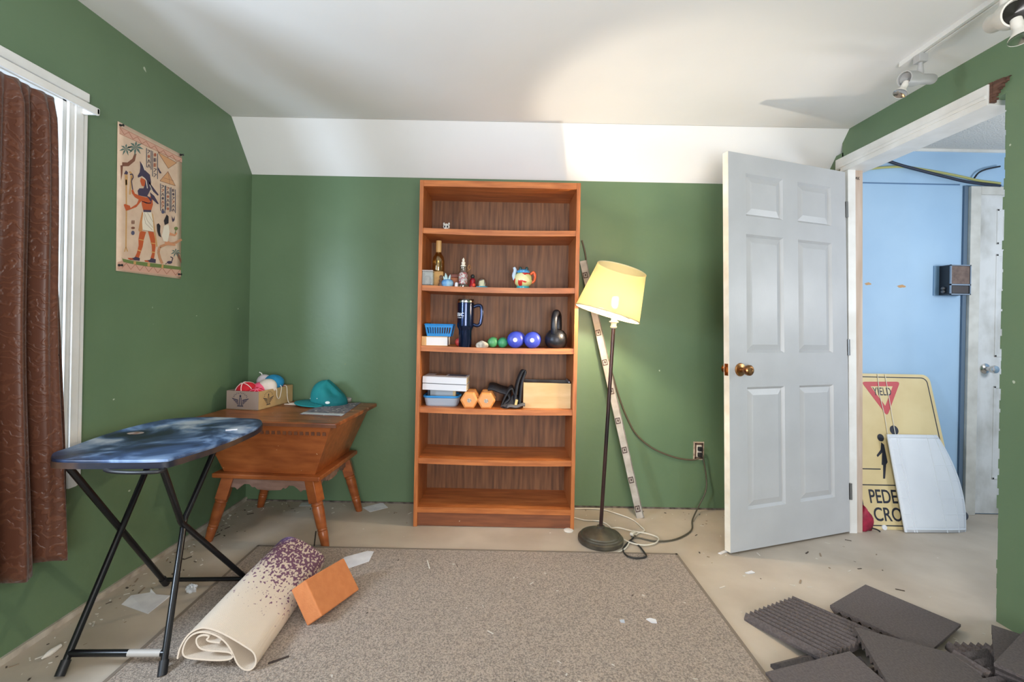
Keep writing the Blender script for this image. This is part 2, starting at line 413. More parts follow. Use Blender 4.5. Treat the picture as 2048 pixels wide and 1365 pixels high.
# white door in the hall
d2l = atD(1934,372,HY); d2b = fl(1926,1029)
DX = 2.855
D2 = thing('door_2', None, None, (DX, HY, 0)); struct(D2)
GRIME = mat('grimy_white_door', (218,220,222), .5, col2=(176,176,172), vscale=7, stretch=(1,1,.7), detail=8, lo=.45, hi=.75)
b = MB().box(-.008, .055, -.03, .003, 0, 2.035); b.box(.055, .85, -.03, .003, 1.985, 2.035); b.box(.05, .066, -.018, .003, 0, 2.0)
b.build('casing', mat('grey_white_casing', (214,214,210), .5, col2=(196,195,190), vscale=12), D2, smooth=0, bevel=.003)
b = MB().box(.066, .85, -.012, .003, .008, 1.985)
b.build('leaf', GRIME, D2, smooth=0)
for (z0, z1) in ((.22,.80),(.98,1.62),(1.68,1.90)):
    b = MB(); k = .014
    for (a,c,e,f) in ((.17,.40,z0,z0+k),(.17,.40,z1-k,z1),(.17,.17+k,z0,z1),(.40-k,.40,z0,z1)): b.box(a,c,-.016,-.010,e,f)
    b.box(.21,.36,-.015,-.010,z0+.045,z1-.045)
    b.build('panel', GRIME, D2, smooth=0, bevel=.003)
R = Matrix.Translation((.115, -.012, atD(1945,737,HY).z)) @ Matrix.Rotation(PI/2, 4, 'X')
b = MB().lathe([(.001,0),(.032,0),(.032,.004),(.026,.010),(.014,.014),(.014,.032),(.022,.040),(.025,.056),(.022,.066),(.010,.070),(.001,.070)], 24, 0, R)
b.build('knob', CHROME, D2, smooth=30)
b = MB().box(2.822, DX-.008, HY-.012, HY+.001, 0, 2.04)
struct(b.build('trim_8', mat('blue_grey_gap', (96,118,142), .7), smooth=0))

# ---------------------------------------------------------------- rug
RT = .010
ra, rb_, rc, rd = fl(517,1095), fl(1355,1113), fl(1532,1365), fl(213,1365)
y1 = (ra.y+rb_.y)/2
b = MB().prism([(-1.204, .2),(.848,.2),(.857,y1),(-1.204,y1)], 0.0005, RT, 0)
for (x0,x1,ya,yb2) in ((-1.208,-1.196,.2,y1),(.846,.858,.2,y1),(-1.204,.857,y1-.010,y1+.002)): b.box(x0,x1,ya,yb2,.0005,RT+.0012,1)
tag(b.build('rug', [RUGM, RUGE], smooth=0, origin='auto'), 'large flat brown-grey woven rug covering the floor', 'rug')

# ---------------------------------------------------------------- bookcase
BX0, BX1, BY, BH = -.497, .388, 2.556, 1.908
BD = YB - .012 - BY
ST = .021
T = thing('bookcase', 'tall orange-brown wooden bookcase with open shelves against the green wall', 'bookcase', ((BX0+BX1)/2, BY, 0))
hw = (BX1-BX0)/2
for s in (-1, 1):
    MB().box(s*hw if s < 0 else hw-ST, -hw+ST if s < 0 else hw, 0, BD, 0, BH).build('side_panel', WOODV, T, smooth=0, bevel=.0015)
MB().box(-hw+ST, hw-ST, 0.002, BD, BH-.034, BH).build('top_panel', WOOD, T, smooth=0, bevel=.001)
MB().box(-hw+ST, hw-ST, BD-.006, BD, .05, BH-.02).build('back_panel', BACKP, T, smooth=0)
SHELF = [1.646, 1.330, .996, .657, .376, .108]
for i, z in enumerate(SHELF):
    y0 = 0.001 if i == 5 else .008
    sag = 0 if i == 5 else .006
    b = MB()
    n = 12
    for k in range(n):
        xa = -hw+ST + (2*hw-2*ST)*k/n; xb = -hw+ST + (2*hw-2*ST)*(k+1)/n
        sa = -sag*(1-(2*k/n-1)**2); sb = -sag*(1-(2*(k+1)/n-1)**2)
        b.hexa([(xa,y0,z-.030+sa),(xb,y0,z-.030+sb),(xb,BD-.006,z-.030+sb),(xa,BD-.006,z-.030+sa)], [(xa,y0,z+sa),(xb,y0,z+sb),(xb,BD-.006,z+sb),(xa,BD-.006,z+sa)])
    b.build('shelf', WOOD, T, smooth=20)
MB().box(-hw+ST, hw-ST, .012, .03, .002, .08).build('kick_board', KICK, T, smooth=0)
def sagz(i, x):
    if i == 5: return SHELF[i]
    t = (x - (BX0+BX1)/2)/hw; return SHELF[i] - .006*(1-t*t)

# ---------------------------------------------------------------- dough-box table in the corner
TZ = .628
fr = fl(678,847,TZ); 
TYAW = math.radians(-3.0)
T = thing('dough_box_table', 'old wooden dough-box table with sloping sides and splayed turned legs', 'table', (fr.x-.365, fr.y+.30, 0), TYAW)
TM = T.matrix_basis.copy()
W2, D2_ = .372, .296
b = MB().box(-W2, W2, -D2_, D2_, TZ-.022, TZ, 0); b.build('table_top', OAKT, T, smooth=0, bevel=.006, seg=3)
b = MB().box(-W2-.001, W2+.001, -D2_-.001, -D2_+.004, TZ-.021, TZ-.006); b.build('edge_band', OAKD, T, smooth=0)
z0, z1 = .352, TZ-.022
b = MB().hexa([(-.235,-.215,z0),(.235,-.215,z0),(.235,.215,z0),(-.235,.215,z0)], [(-.335,-.265,z1),(.335,-.265,z1),(.335,.265,z1),(-.335,.265,z1)])
b.build('box_body', OAK, T, smooth=0, bevel=.002)
b = MB()
for i in range(22):
    x = -.30 + i*.0285; zz = z1-.040
    yy = -.265 + (z1-zz)/(z1-z0)*.05
    b.box(x-.008, x+.008, yy-.004, yy+.004, zz-.007, zz+.010)
b.build('dentil_moulding', OAKD, T, smooth=0)
b = MB().box(-.275,.275,-.250,.250,z0-.024,z0); b.build('ledge', OAK, T, smooth=0, bevel=.006, seg=3)
def apron_poly(hw_):
    pts = [(-hw_,0),(hw_,0),(hw_,-.055)]
    for t, d in ((.86,-.055),(.80,-.066),(.72,-.050),(.62,-.036),(.50,-.036),(.42,-.052),(.36,-.048),(.30,-.060),(0,-.064),(-.30,-.060),(-.36,-.048),(-.42,-.052),(-.50,-.036),(-.62,-.036),(-.72,-.050),(-.80,-.066),(-.86,-.055)): pts.append((t*hw_, d))
    pts.append((-hw_,-.055)); return pts
for s in (-1, 1):
    Mm = Matrix.Translation((0, s*.205-.008, z0-.024)) @ Matrix.Rotation(PI/2, 4, 'X')
    MB().prism(apron_poly(.205), -.016, 0, 0, Mm).build('apron', APRON, T, smooth=0)
    Mm = Matrix.Translation((s*.225-.008, 0, z0-.024)) @ Matrix.Rotation(PI/2, 4, 'Z') @ Matrix.Rotation(PI/2, 4, 'X')
    MB().prism(apron_poly(.18), 0, .016, 0, Mm).build('apron', APRON, T, smooth=0)
for sx in (-1, 1):
    for sy in (-1, 1):
        top = Vector((sx*.215, sy*.200, z0-.024)); bot = Vector((sx*.302, sy*.225, 0))
        d = top-bot; b = MB(); L = d.length
        Mq = Matrix.Translation(bot) @ d.to_track_quat('Z','Y').to_matrix().to_4x4()
        b.lathe([(.017,-.004),(.020,.02),(.022,.05),(.024,.075),(.021,.080),(.025,.086),(.021,.092),(.024,.098),(.026,.14),(.028,.19),(.026,.205),(.030,.211),(.026,.217),(.030,.224)], 16, 0, Mq)
        k = .027
        b.box(-k,k,-k,k,.224,L+.004,0,Mq)
        b.build('leg', OAK, T, smooth=40, bevel=.002)

# shoe box on the table
def on_table(u, v, z=TZ): return fl(u, v, z)
pl, pr, pb = on_table(455,818), on_table(516,822), on_table(580,803)
bw = .19; bd = .31; bh = .102
ex = (pr-pl); yaw = math.atan2(ex.y, ex.x) + .06
M = Matrix.Translation((pr.x, pr.y, TZ)) @ Matrix.Rotation(yaw, 4, 'Z')
B = thing('shoe_box', 'small open cardboard box printed with dark winged emblems, full of caps', 'box', M=M)
t = .004
MB().box(-bw,0,0,bd,.0005,t).build('bottom', CARD, B, smooth=0)
MB().box(-bw,0,0,t,.0005,bh).build('front_wall', CARDG, B, smooth=0)
MB().box(-bw,0,bd-t,bd,.0005,bh).build('back_wall', CARD, B, smooth=0)
MB().box(-t,0,t,bd-t,.0005,bh).build('side_wall', CARD, B, smooth=0)
MB().box(-bw,-bw+t,t,bd-t,.0005,bh).build('side_wall', CARDG, B, smooth=0)
def emblem(M, ink, nm):
    b = MB()
    for s in (-1, 1):
        for k in range(4):
            x0 = .012; x1 = .052 - k*.009; z = .048 - k*.009
            b.poly([(s*x0,0,z-.006),(s*x1,0,z+.004-k*.001),(s*(x1-.006),0,z-.003),(s*x0,0,z-.012)] if s > 0 else [(s*x0,0,z-.012),(s*(x1-.006),0,z-.003),(s*x1,0,z+.004-k*.001),(s*x0,0,z-.006)], 0, M)
        b.poly([(s*.004,0,.012),(s*.009,0,.012),(s*.006,0,.055),(s*.002,0,.055)] if s > 0 else [(s*.002,0,.055),(s*.006,0,.055),(s*.009,0,.012),(s*.004,0,.012)], 0, M)
    b.poly([(-.004,0,.056),(.004,0,.056),(.006,0,.064),(0,0,.070),(-.006,0,.064)], 0, M)
    b.poly([(-.020,0,.006),(.020,0,.006),(.016,0,.011),(-.016,0,.011)], 0, M)
    for i in range(11):      # arc of tiny letters, too small to read
        a = math.radians(158 - i*13.6); cx, cz = .043*math.cos(a), .046 + .034*math.sin(a)
        Rm = Matrix.Translation((cx,0,cz)) @ Matrix.Rotation(-(a-PI/2), 4, 'Y')
        b.poly([(-.0026,0,-.004),(-.0008,0,-.004),(-.0008,0,.004),(-.0026,0,.004)], 0, M @ Rm)
        b.poly([(-.0008,0,.002 if i%2 else -.004),(.0026,0,.002 if i%2 else -.004),(.0026,0,.004 if i%2 else -.002),(-.0008,0,.004 if i%2 else -.002)], 0, M @ Rm)
    b.build('emblem', ink, B, smooth=0)
emblem(Matrix.Translation((-bw*.56,-.0006,.012)), NAVY, 'f')
emblem(Matrix.Translation((.0006,.085,.012)) @ Matrix.Rotation(PI/2,4,'Z') @ Matrix.Diagonal((.9,1,1,1)), mat('faded_ink',(70,64,62),.6), 's')
# caps heaped in the box
def cloth_cap(name, label, c, r, col, pipe=None, tilt=(0,0,0), hz=.8, grp='soft caps heaped in the cardboard box', seed=1, button=None):
    Mw = M @ Matrix.Translation(c) @ Matrix.Rotation(tilt[2],4,'Z') @ Matrix.Rotation(tilt[1],4,'Y') @ Matrix.Rotation(tilt[0],4,'X')
    T = thing(name, label, 'cap', M=Mw, group=grp)
    rd = random.Random(seed); ph = rd.uniform(0,6)
    def wob(u, v): return 1 + .05*math.sin(6*PI*u*1+ph)*(1-v) + .03*math.sin(4*PI*u+2*ph)
    cm = plain('cap_cloth_%d_%d_%d' % col, col, .85, bump=.2, bscale=300)
    MB().ball((0,0,0), r, r*.92, r*hz, n=28, m=12, z0=-.55, fn=wob).build('crown', cm, T, smooth=60)
    if pipe:
        pm = plain('cap_piping_%d_%d_%d' % pipe, pipe, .8)
        for k in range(3):
            a = k*PI/3 + .3; pts = []
            for i in range(19):
                t = math.radians(-20 + i*220/18)
                pts.append((r*1.03*math.cos(t)*math.cos(a), r*.92*1.03*math.cos(t)*math.sin(a), r*hz*1.02*math.sin(t)))
            MB().tube(pts, .0022, 6).build('piping', pm, T, smooth=60)
    if button:
        MB().tube([(0,0,r*hz*.95),(r*.05,0,r*hz+.008),(-.008,0,r*hz+.018)], .003, 6).build('loop', plain('cap_loop',(232,230,228),.8), T)
    return T
cloth_cap('cloth_cap','bright red cloth cap with white piping heaped in the cardboard box',(-.128,.070,.098),.052,(196,26,44),(238,214,214),(.35,-.3,.4),.85)
cloth_cap('cloth_cap','hot pink cloth cap heaped in the box behind the crimson one',(-.072,.120,.098),.045,(232,92,128),None,(.2,.2,1),.85,seed=3)
cloth_cap('cloth_cap','crimson cloth cap with pink rim at the front corner of the box',(-.050,.058,.080),.044,(222,24,62),(240,120,150),(.5,.2,.2),.75,seed=4)
cloth_cap('cloth_cap','cream white cloth cap resting on the long side of the box',(-.045,.140,.112),.050,(226,216,208),None,(.9,.2,.3),.8,seed=5)
cloth_cap('cloth_cap','bright blue cloth cap on top of the heap in the box',(-.052,.210,.128),.055,(34,138,190),None,(.3,.2,.2),.75,seed=6)
cloth_cap('cloth_cap','pale grey cloth cap with a small loop topping the heap',(-.120,.215,.130),.044,(206,196,204),None,(.2,-.3,.1),.95,seed=7,button=True)
cloth_cap('cloth_cap','dark red cloth cap at the far end of the box',(-.050,.262,.080),.045,(150,22,46),None,(.2,.1,.2),.7,seed=8)
cloth_cap('cloth_cap','mauve cloth cap tucked in the far corner of the box',(-.130,.262,.078),.046,(142,112,146),None,(.1,.1,.2),.75,seed=9)
CORDW = plain('white_cord', (228,220,206), .7)
pts = smoothpath([M@Vector(p) for p in ((-.03,.135,.110),(.004,.145,.102),(.006,.150,.060),(.006,.165,.040),(.006,.180,.052),(.006,.190,.104),(-.02,.195,.12))], 6)
tag(MB().tube(pts,.0022,6).build('elastic_cord', CORDW, origin='auto'), 'white elastic loop hanging over the side of the cardboard box', 'cord')
pts = smoothpath([M@Vector(p) for p in ((-.01,.235,.106),(.006,.240,.10),(.008,.246,.04),(.016,.25,.004),(.045,.25,.003),(.075,.235,.003),(.05,.218,.003),(.02,.20,.003),(.09,.205,.003))], 6)
tag(MB().tube(pts,.0022,6).build('elastic_cord', CORDW, origin='auto'), 'white elastic string trailing from the box to the teal cap', 'cord')

# teal cap, strap loop and leaflet
pc = on_table(652,812); pc.y += .05
T = thing('baseball_cap', 'crumpled teal baseball cap with a flat brim lying on the wooden table', 'cap', (pc.x, pc.y, TZ), math.radians(8))
TEAL = mat('teal_cap_cloth', (22,134,138), .8, col2=(14,112,120), vscale=9, bump=.25, bscale=260)
def crown(u, v):
    a = PI/2*v; bb = 2*PI*u; x = math.cos(a)*math.cos(bb); y = math.cos(a)*math.sin(bb); z = math.sin(a)
    z2 = z**.62
    px = .104*x*(1-.12*z); py = .086*y; pz = .140*z2
    if x > .05: pz *= 1 - .33*min(1, (x-.05)*1.4) - .06*math.sin(9*y+1)*z
    dent = math.exp(-((x-.35)**2+(y+.75)**2+(z-.55)**2)/.10)
    py += dent*.030; pz -= dent*.012
    px -= .02*z
    return (px, py, pz + .002)
MB().grid(crown, 40, 18, wrapu=True).build('crown', TEAL, T, smooth=70, solid=.003)
def brim(u, v):
    a = math.radians(98 + 164*u); r0, r1 = .098, .098 + .095*math.sin(PI*u)**.6
    r = r0 + (r1-r0)*v; x = r*math.cos(a); y = r*.95*math.sin(a)
    return (x, y, .010 + .012*(1-abs(2*u-1)**2)*(1-.5*v) - .008*v*abs(2*u-1))
MB().grid(brim, 28, 8).build('brim', TEAL, T, smooth=70, solid=.004)
MB().ball((-.018,0,.141),.006,.006,.004).build('button', TEAL, T)
WHP = plain('white_patch', (222,232,232), .7)
MB().lathe([(.001,0),(.011,0),(.011,.003),(.001,.003)], 14, 0, Matrix.Translation((.010,-.086,.024)) @ Matrix.Rotation(PI/2-.15,4,'X') @ Matrix.Diagonal((1.2,.7,1,1))).build('patch', WHP, T)
MB().lathe([(.001,0),(.003,0),(.003,.003),(.001,.003)], 10, 0, Matrix.Translation((-.050,-.074,.046)) @ Matrix.Rotation(PI/2-.3,4,'X')).build('eyelet', WHP, T)
MB().tube([(-.103+.004*i, -.022+.002*i, .035+.009*i) for i in range(8)], .0024, 6).build('white_stitch', WHP, T)
ps = on_table(680,806)
pts = smoothpath([(ps.x-.03,ps.y+.06,TZ+.016),(ps.x+.03,ps.y+.06,TZ+.016),(ps.x+.055,ps.y+.035,TZ+.015),(ps.x+.03,ps.y+.005,TZ+.014),(ps.x-.03,ps.y-.01,TZ+.014)], 6)
b = MB().tube(pts, .014, 8, flat=1.0, M=None)
for i, p in enumerate(b.v): pass
b = MB()
ring = [Vector(p) for p in pts]
vs = []; fs = []
for i, p in enumerate(ring): vs += [(p.x,p.y,TZ+.002),(p.x,p.y,TZ+.024)]
for i in range(len(ring)-1): fs.append((2*i,2*i+2,2*i+3,2*i+1))
b.add(vs, fs)
tag(b.build('cap_strap', plain('grey_strap',(188,186,186),.7,col2=(150,140,132),vscale=30), solid=.005, origin='auto', smooth=60), 'pale grey looped strap behind the teal cap on the table', 'strap')
q = [on_table(*p, TZ+.0005) for p in ((600,829),(648,809),(722,806),(684,833))]
c = sum(q, Vector())/4
PRINT = mat('printed_leaflet', (150,134,140), .5, col2=(86,84,110), vscale=34, detail=6, flecks=((214,206,204), 40, .64))
b = MB().hexa(q, [p+Vector((0,0,.0022)) for p in q], 0)
e0, e1 = q[0], q[3]; up0 = (q[1]-q[0])*.13; up1 = (q[2]-q[3])*.13
bb = [p+Vector((0,0,.0023)) for p in (e0, e1, e1+up1, e0+up0)]
L_ = thing('leaflet', 'printed leaflet with a pale margin lying on the table before the teal cap', 'leaflet', (c.x,c.y,TZ))
b.build('sheet', PRINT, L_, world=True, smooth=0)
MB().poly(bb).build('margin', plain('pale_margin',(208,212,222),.5), L_, world=True, smooth=0)

# ---------------------------------------------------------------- small ironing board / tray table
BZ = .682
T = thing('ironing_board', 'small folding ironing board with dark blue marbled top and black tube legs', 'ironing board', (-1.22, 1.70, 0))
pxs = [(103,914),(108,905),(135,896),(190,876),(255,856),(320,841),(360,836),(420,834.5),(480,836),(515,838),(524,843),(522,850),(508,859),(470,876),(430,891),(385,905),(350,915),(320,920),(200,921),(115,920)]
out = [fl(u, v, BZ) for u, v in pxs]
out = smoothpath(out, 3, True)
m = bpy.data.materials.new('blue_marbled_board'); m.use_nodes = True; nt = m.node_tree; N = nt.nodes; L = nt.links
pb_ = N['Principled BSDF']; pb_.inputs['Roughness'].default_value = .42
tc = N.new('ShaderNodeTexCoord'); n1 = N.new('ShaderNodeTexNoise'); n1.inputs['Scale'].default_value = 4.5; n1.inputs['Detail'].default_value = 9; n1.inputs['Distortion'].default_value = .6
L.new(tc.outputs['Object'], n1.inputs['Vector'])
cr = N.new('ShaderNodeValToRGB'); L.new(n1.outputs[0], cr.inputs[0])
e = cr.color_ramp.elements; e[0].position = .33; e[0].color = lin((20,26,42)); e[1].position = .66; e[1].color = lin((196,206,222))
for p, c_ in ((.44,(34,46,72)),(.505,(54,74,110)),(.56,(110,134,170))):
    x = e.new(p); x.color = lin(c_)
L.new(cr.outputs[0], pb_.inputs['Base Color']); BOARDM = m
b = MB(); n = len(out); 
b.prism([(p.x, p.y) for p in out], BZ-.020, BZ, 0)
b.build('board_top', BOARDM, T, world=True, smooth=50, bevel=.003)
cx = sum(p.x for p in out)/n; cy = sum(p.y for p in out)/n
b = MB().prism([(cx+(p.x-cx)*1.006, cy+(p.y-cy)*1.006) for p in out], BZ-.027, BZ-.008, 0)
b.build('rim', mat('board_rim',(30,32,44),.4,col2=(96,72,54),vscale=3,lo=.5,hi=.62), T, world=True, smooth=50)
def footline(u,v): return fl(u,v,.014)
BL_, BR_ = footline(122,1346), footline(325,1346); AL_, AR_ = footline(331,1166), footline(500,1164)
a_ = .72
def tilt_pt(u, v, yb, k):      # where the leg's tilted plane Y = yb + k z meets the sight line
    x, kk = ray(u, v); d = (yb + k*EYE)/(1 - k*kk); return Vector((x*d, d, EYE + kk*d))
legs = []
pB = tilt_pt(293,940, BL_.y, a_); pB2 = BL_ + (pB-BL_)*((BZ-.03)/pB.z)
pA = tilt_pt(140,938, AL_.y, -a_); pA2 = AL_ + (pA-AL_)*((BZ-.03)/pA.z)
pDb = tilt_pt(369,1040, BR_.y, a_); pDt = tilt_pt(427,905, BR_.y, a_); pDt2 = pDb + (pDt-pDb)*((BZ-.03-pDb.z)/(pDt.z-pDb.z))
pCb = tilt_pt(363,1046, AR_.y, -a_); pCt = tilt_pt(325,936, AR_.y, -a_); pCt2 = pCb + (pCt-pCb)*((BZ-.03-pCb.z)/(pCt.z-pCb.z))
def bent(a, m_, c):
    return [a, a+(m_-a)*.5, a+(m_-a)*.85] + smoothpath([a+(m_-a)*.9, m_, m_+(c-m_)*.1],5)[1:-1] + [m_+(c-m_)*.15, c]
for pts in ([BL_, pB2], [AL_, pA2], bent(BR_, pDb, pDt2), bent(AR_, pCb, pCt2)):
    MB().tube(pts, .0105, 12).build('leg', BLACKM, T, world=True, smooth=60)
MB().tube([BL_+(pB2-BL_)*.062, BR_+(pDb-BR_)*.11], .0105, 12).build('foot_bar', BLACKM, T, world=True, smooth=60)
MB().tube([AL_+Vector((0,0,.012)), AR_+Vector((0,0,.012))], .0085, 12).build('foot_bar', BLACKM, T, world=True, smooth=60)
f0 = BL_+(pB2-BL_)*.062; f1 = BR_+(pDb-BR_)*.11
MB().tube([f0+(f1-f0)*.62, f0+(f1-f0)*.96], .0110, 12).build('sticker', plain('grey_sticker',(168,162,156),.5), T, world=True, smooth=60)
MB().tube([pA2, pCt2], .0085, 10).build('top_bar', BLACKM, T, world=True, smooth=60)
MB().tube([pB2, pDt2], .0085, 10).build('top_bar', BLACKM, T, world=True, smooth=60)
for p, nx in ((BL_,pB2),(BR_,pDb),(AL_,pA2),(AR_,pCb)):
    d = (nx-p).normalized()
    lowz = .0 if p.x > -1.30 or True else 0
    MB().tube([p-d*(.010), p+d*.032], .0135, 12).build('rubber_foot', BLACKP, T, world=True, smooth=60)
p = [fl(u,v,BZ-.03) for u,v in ((210,940),(225,944),(270,946),(318,944),(330,938))]
MB().tube(smoothpath(p,5), .006, 8).build('catch_wire', BLACKP, T, world=True, smooth=60)
q = fl(463,861,BZ)
MB().box(-.02,.02,-.004,.004,0,.004,0,Matrix.Translation(q)@Matrix.Rotation(.5,4,'Z')).build('chip', PAPER, T, world=True)
q = fl(271,867,BZ)
MB().lathe([(.024,0),(.026,.0006),(.001,.0008)], 14, 0, Matrix.Translation(q)@Matrix.Diagonal((1.1,.8,1,1))).build('worn_patch', plain('worn_patch',(150,112,92),.8,col2=(200,190,190),vscale=40), T, world=True)

# ---------------------------------------------------------------- curtain and rod
m = bpy.data.materials.new('brown_curtain'); m.use_nodes = True; nt = m.node_tree; N = nt.nodes; L = nt.links
pb_ = N['Principled BSDF']; pb_.inputs['Roughness'].default_value = .42; pb_.inputs['Sheen Weight'].default_value = .25; pb_.inputs['Specular IOR Level'].default_value = .35
tc = N.new('ShaderNodeTexCoord')
wv = N.new('ShaderNodeTexWave'); wv.wave_type = 'RINGS'; wv.inputs['Scale'].default_value = 9.0; wv.inputs['Distortion'].default_value = 14; wv.inputs['Detail'].default_value = 2.5; wv.inputs['Detail Scale'].default_value = 2.2
L.new(tc.outputs['Object'], wv.inputs['Vector'])
cr = N.new('ShaderNodeValToRGB'); e = cr.color_ramp.elements; e[0].position = .55; e[0].color = (0,0,0,1); e[1].position = .95; e[1].color = (1,1,1,1); L.new(wv.outputs[0], cr.inputs[0])
n2 = N.new('ShaderNodeTexNoise'); n2.inputs['Scale'].default_value = 3.0; L.new(tc.outputs['Object'], n2.inputs['Vector'])
mu = N.new('ShaderNodeMath'); mu.operation = 'MULTIPLY'; L.new(cr.outputs[0], mu.inputs[0]); L.new(n2.outputs[0], mu.inputs[1])
bp = N.new('ShaderNodeBump'); bp.inputs['Strength'].default_value = .55; bp.inputs['Distance'].default_value = .004; L.new(mu.outputs[0], bp.inputs['Height']); L.new(bp.outputs[0], pb_.inputs['Normal'])
mx = N.new('ShaderNodeMix'); mx.data_type = 'RGBA'; mx.inputs[6].default_value = lin((86,48,31)); mx.inputs[7].default_value = lin((106,64,43)); L.new(mu.outputs[0], mx.inputs[0]); L.new(mx.outputs[2], pb_.inputs['Base Color'])
vo = N.new('ShaderNodeTexVoronoi'); vo.inputs['Scale'].default_value = 13; L.new(tc.outputs['Object'], vo.inputs['Vector'])
lt = N.new('ShaderNodeMath'); lt.operation = 'LESS_THAN'; lt.inputs[1].default_value = .030; L.new(vo.outputs['Distance'], lt.inputs[0])
tr = N.new('ShaderNodeBsdfTransparent'); ms = N.new('ShaderNodeMixShader'); L.new(lt.outputs[0], ms.inputs[0]); L.new(pb_.outputs[0], ms.inputs[1]); L.new(tr.outputs[0], ms.inputs[2]); L.new(ms.outputs[0], N['Material Output'].inputs[0])
CURT = m
Yf0, Yf1 = atX(107,190,-1.5).y, atX(138,1105,-1.5).y
def curt(u, v):      # u along the window (far edge at 1), v down
    yfar = Yf0 + .012 + (Yf1-Yf0)*(v**.8) + .004*math.sin(9*v)
    ynear = 1.21
    y = ynear + (yfar-ynear)*u
    amp = .028*(.45+.75*v)
    ph = 3.6*2*PI*u*(1+.06*v) + .8*math.sin(3*v)
    x = -1.505 + amp*math.sin(ph) + .010*math.sin(2.3*ph+1.0+2*v)
    z = 1.838 - v*(1.838-.302) + .010*math.sin(6*PI*u)*v
    if v < .045: x = -1.512 + (x+1.512)*(.35 + v/.045*.65)
    return (x, y, z)
C_ = thing('curtain', 'dark brown embossed curtain hanging in folds over the left window', 'curtain', (-1.505,1.3,.302))
MB().grid(curt, 120, 70).build('curtain_panel', CURT, C_, world=True, smooth=80, solid=.002)
T = thing('curtain_rod', 'flat white curtain rod bracketed over the window', 'curtain rod', (-1.54,1.3,1.90))
zr0, zr1 = 1.842, 1.868
MB().box(-1.530,-1.518, .85, 1.715, zr0+.018, zr1+.018).build('bar', TRIM, T, world=True, smooth=0, bevel=.003)
MB().box(-1.602,-1.518, 1.703, 1.715, zr0+.020, zr1+.016).build('return', TRIM, T, world=True, smooth=0, bevel=.002)

# ---------------------------------------------------------------- wall poster (flat print)
PXP = XL + .0045
P0 = thing('wall_poster', 'Egyptian style papyrus print pinned to the green wall by the window', 'poster', (XL, 2.08, 1.29))
def pw(cx, cy, X=PXP):
    return atX(220 + cx*160/642.0, 230 + cy*340/1365.0, X)
corner = [(65,50),(580,320),(570,1318),(52,1252)]
q = [pw(*c) for c in corner]
b = MB(); 
def paper(u, v):
    a = q[0].lerp(q[1], u); c = q[3].lerp(q[2], u); p = a.lerp(c, v)
    lift = .003*math.sin(PI*v)*math.cos(PI*u)**2 + .004*(v > .9)*(v-.9)*10*u
    return (XL + .0025 + lift*0.0, p.y, p.z)
b.grid(paper, 12, 16)
b.build('paper', mat('papyrus_paper', (226,200,176), .7, col2=(214,184,160), vscale=16, detail=6), P0, world=True, smooth=60, solid=.0012)
INK = {}
def ink(c):
    if c not in INK: INK[c] = mat('print_%d_%d_%d' % c, c, .7)
    return INK[c]
LAYER = [0]
SHAPES = {}
def shp(name, col, polys):
    LAYER[0] += 1; X = XL + .0034 + LAYER[0]*.00004
    cl = []
    for pl_ in polys:
        bb = [min(p[0] for p in pl_)-3, max(p[0] for p in pl_)+3, min(p[1] for p in pl_)-3, max(p[1] for p in pl_)+3]; mem = [pl_]
        for c in list(cl):
            if c[0][0] < bb[1] and bb[0] < c[0][1] and c[0][2] < bb[3] and bb[2] < c[0][3]:
                bb = [min(bb[0],c[0][0]), max(bb[1],c[0][1]), min(bb[2],c[0][2]), max(bb[3],c[0][3])]; mem = c[1] + mem; cl.remove(c)
        cl.append((bb, mem))
    if len(cl) > 8: cl = [(None, polys)]
    for c in cl:
        b = MB()
        for pl_ in c[1]: b.poly([pw(x, y, X) for x, y in pl_])
        o = b.build(name, ink(col), P0, world=True, smooth=0)
        if c[0] is None: o['kind'] = 'stuff'
def stroke(pts, wd):
    res = []
    for (x0,y0),(x1,y1) in zip(pts[:-1], pts[1:]):
        dx, dy = x1-x0, y1-y0; l = math.hypot(dx,dy) or 1; nx, ny = -dy/l*wd/2, dx/l*wd/2
        res.append([(x0+nx,y0+ny),(x1+nx,y1+ny),(x1-nx,y1-ny),(x0-nx,y0-ny)])
    return res
def ell(cx, cy, rx, ry, n=14, a0=0): return [(cx+rx*math.cos(2*PI*i/n+a0), cy+ry*math.sin(2*PI*i/n+a0)) for i in range(n)]
ROSE, RUST, ORG, PUR, TEALP, GRN, CRM, GOLD, BLK, BRN = (214,168,148),(172,112,88),(198,92,50),(70,60,84),(96,120,112),(112,130,74),(236,226,208),(206,160,104),(44,38,44),(130,84,66)
def top(x): return 50 + (x-65)*270/515.0
def bot(x): return 1252 + (x-52)*66/518.0
shp('border_band', ROSE, [[(75,top(75)+38),(578,top(578)+30),(578,top(578)+62),(76,top(76)+92)], [(110,bot(110)-92),(568,bot(568)-72),(568,bot(568)-18),(60,bot(60)-12),(60,bot(60)-70)]])
zz = []
for i in range(14):
    x = 80+i*35; zz += stroke([(x,top(x)+(82 if i%2 else 44)),(x+35,top(x+35)+(44 if i%2 else 82))], 4)
for i in range(13):
    x = 95+i*36; zz += stroke([(x,bot(x)-(72 if i%2 else 25)),(x+36,bot(x+36)-(25 if i%2 else 72))], 4)
zz += stroke([(75,top(75)+40),(578,top(578)+32)],3)+stroke([(76,top(76)+94),(578,top(578)+64)],3)
shp('zigzag', RUST, zz)
shp('pyramid', (212,160,116), [[(385,300),(535,385),(468,430)],[(465,455),(400,530),(525,570)]])
shp('pyramid_line', BRN, stroke([(385,300),(535,385),(468,430),(385,300)],3)+stroke([(465,455),(400,530),(525,570),(465,455)],3)+stroke([(430,505),(510,530)],2)+stroke([(468,455),(480,560)],2))
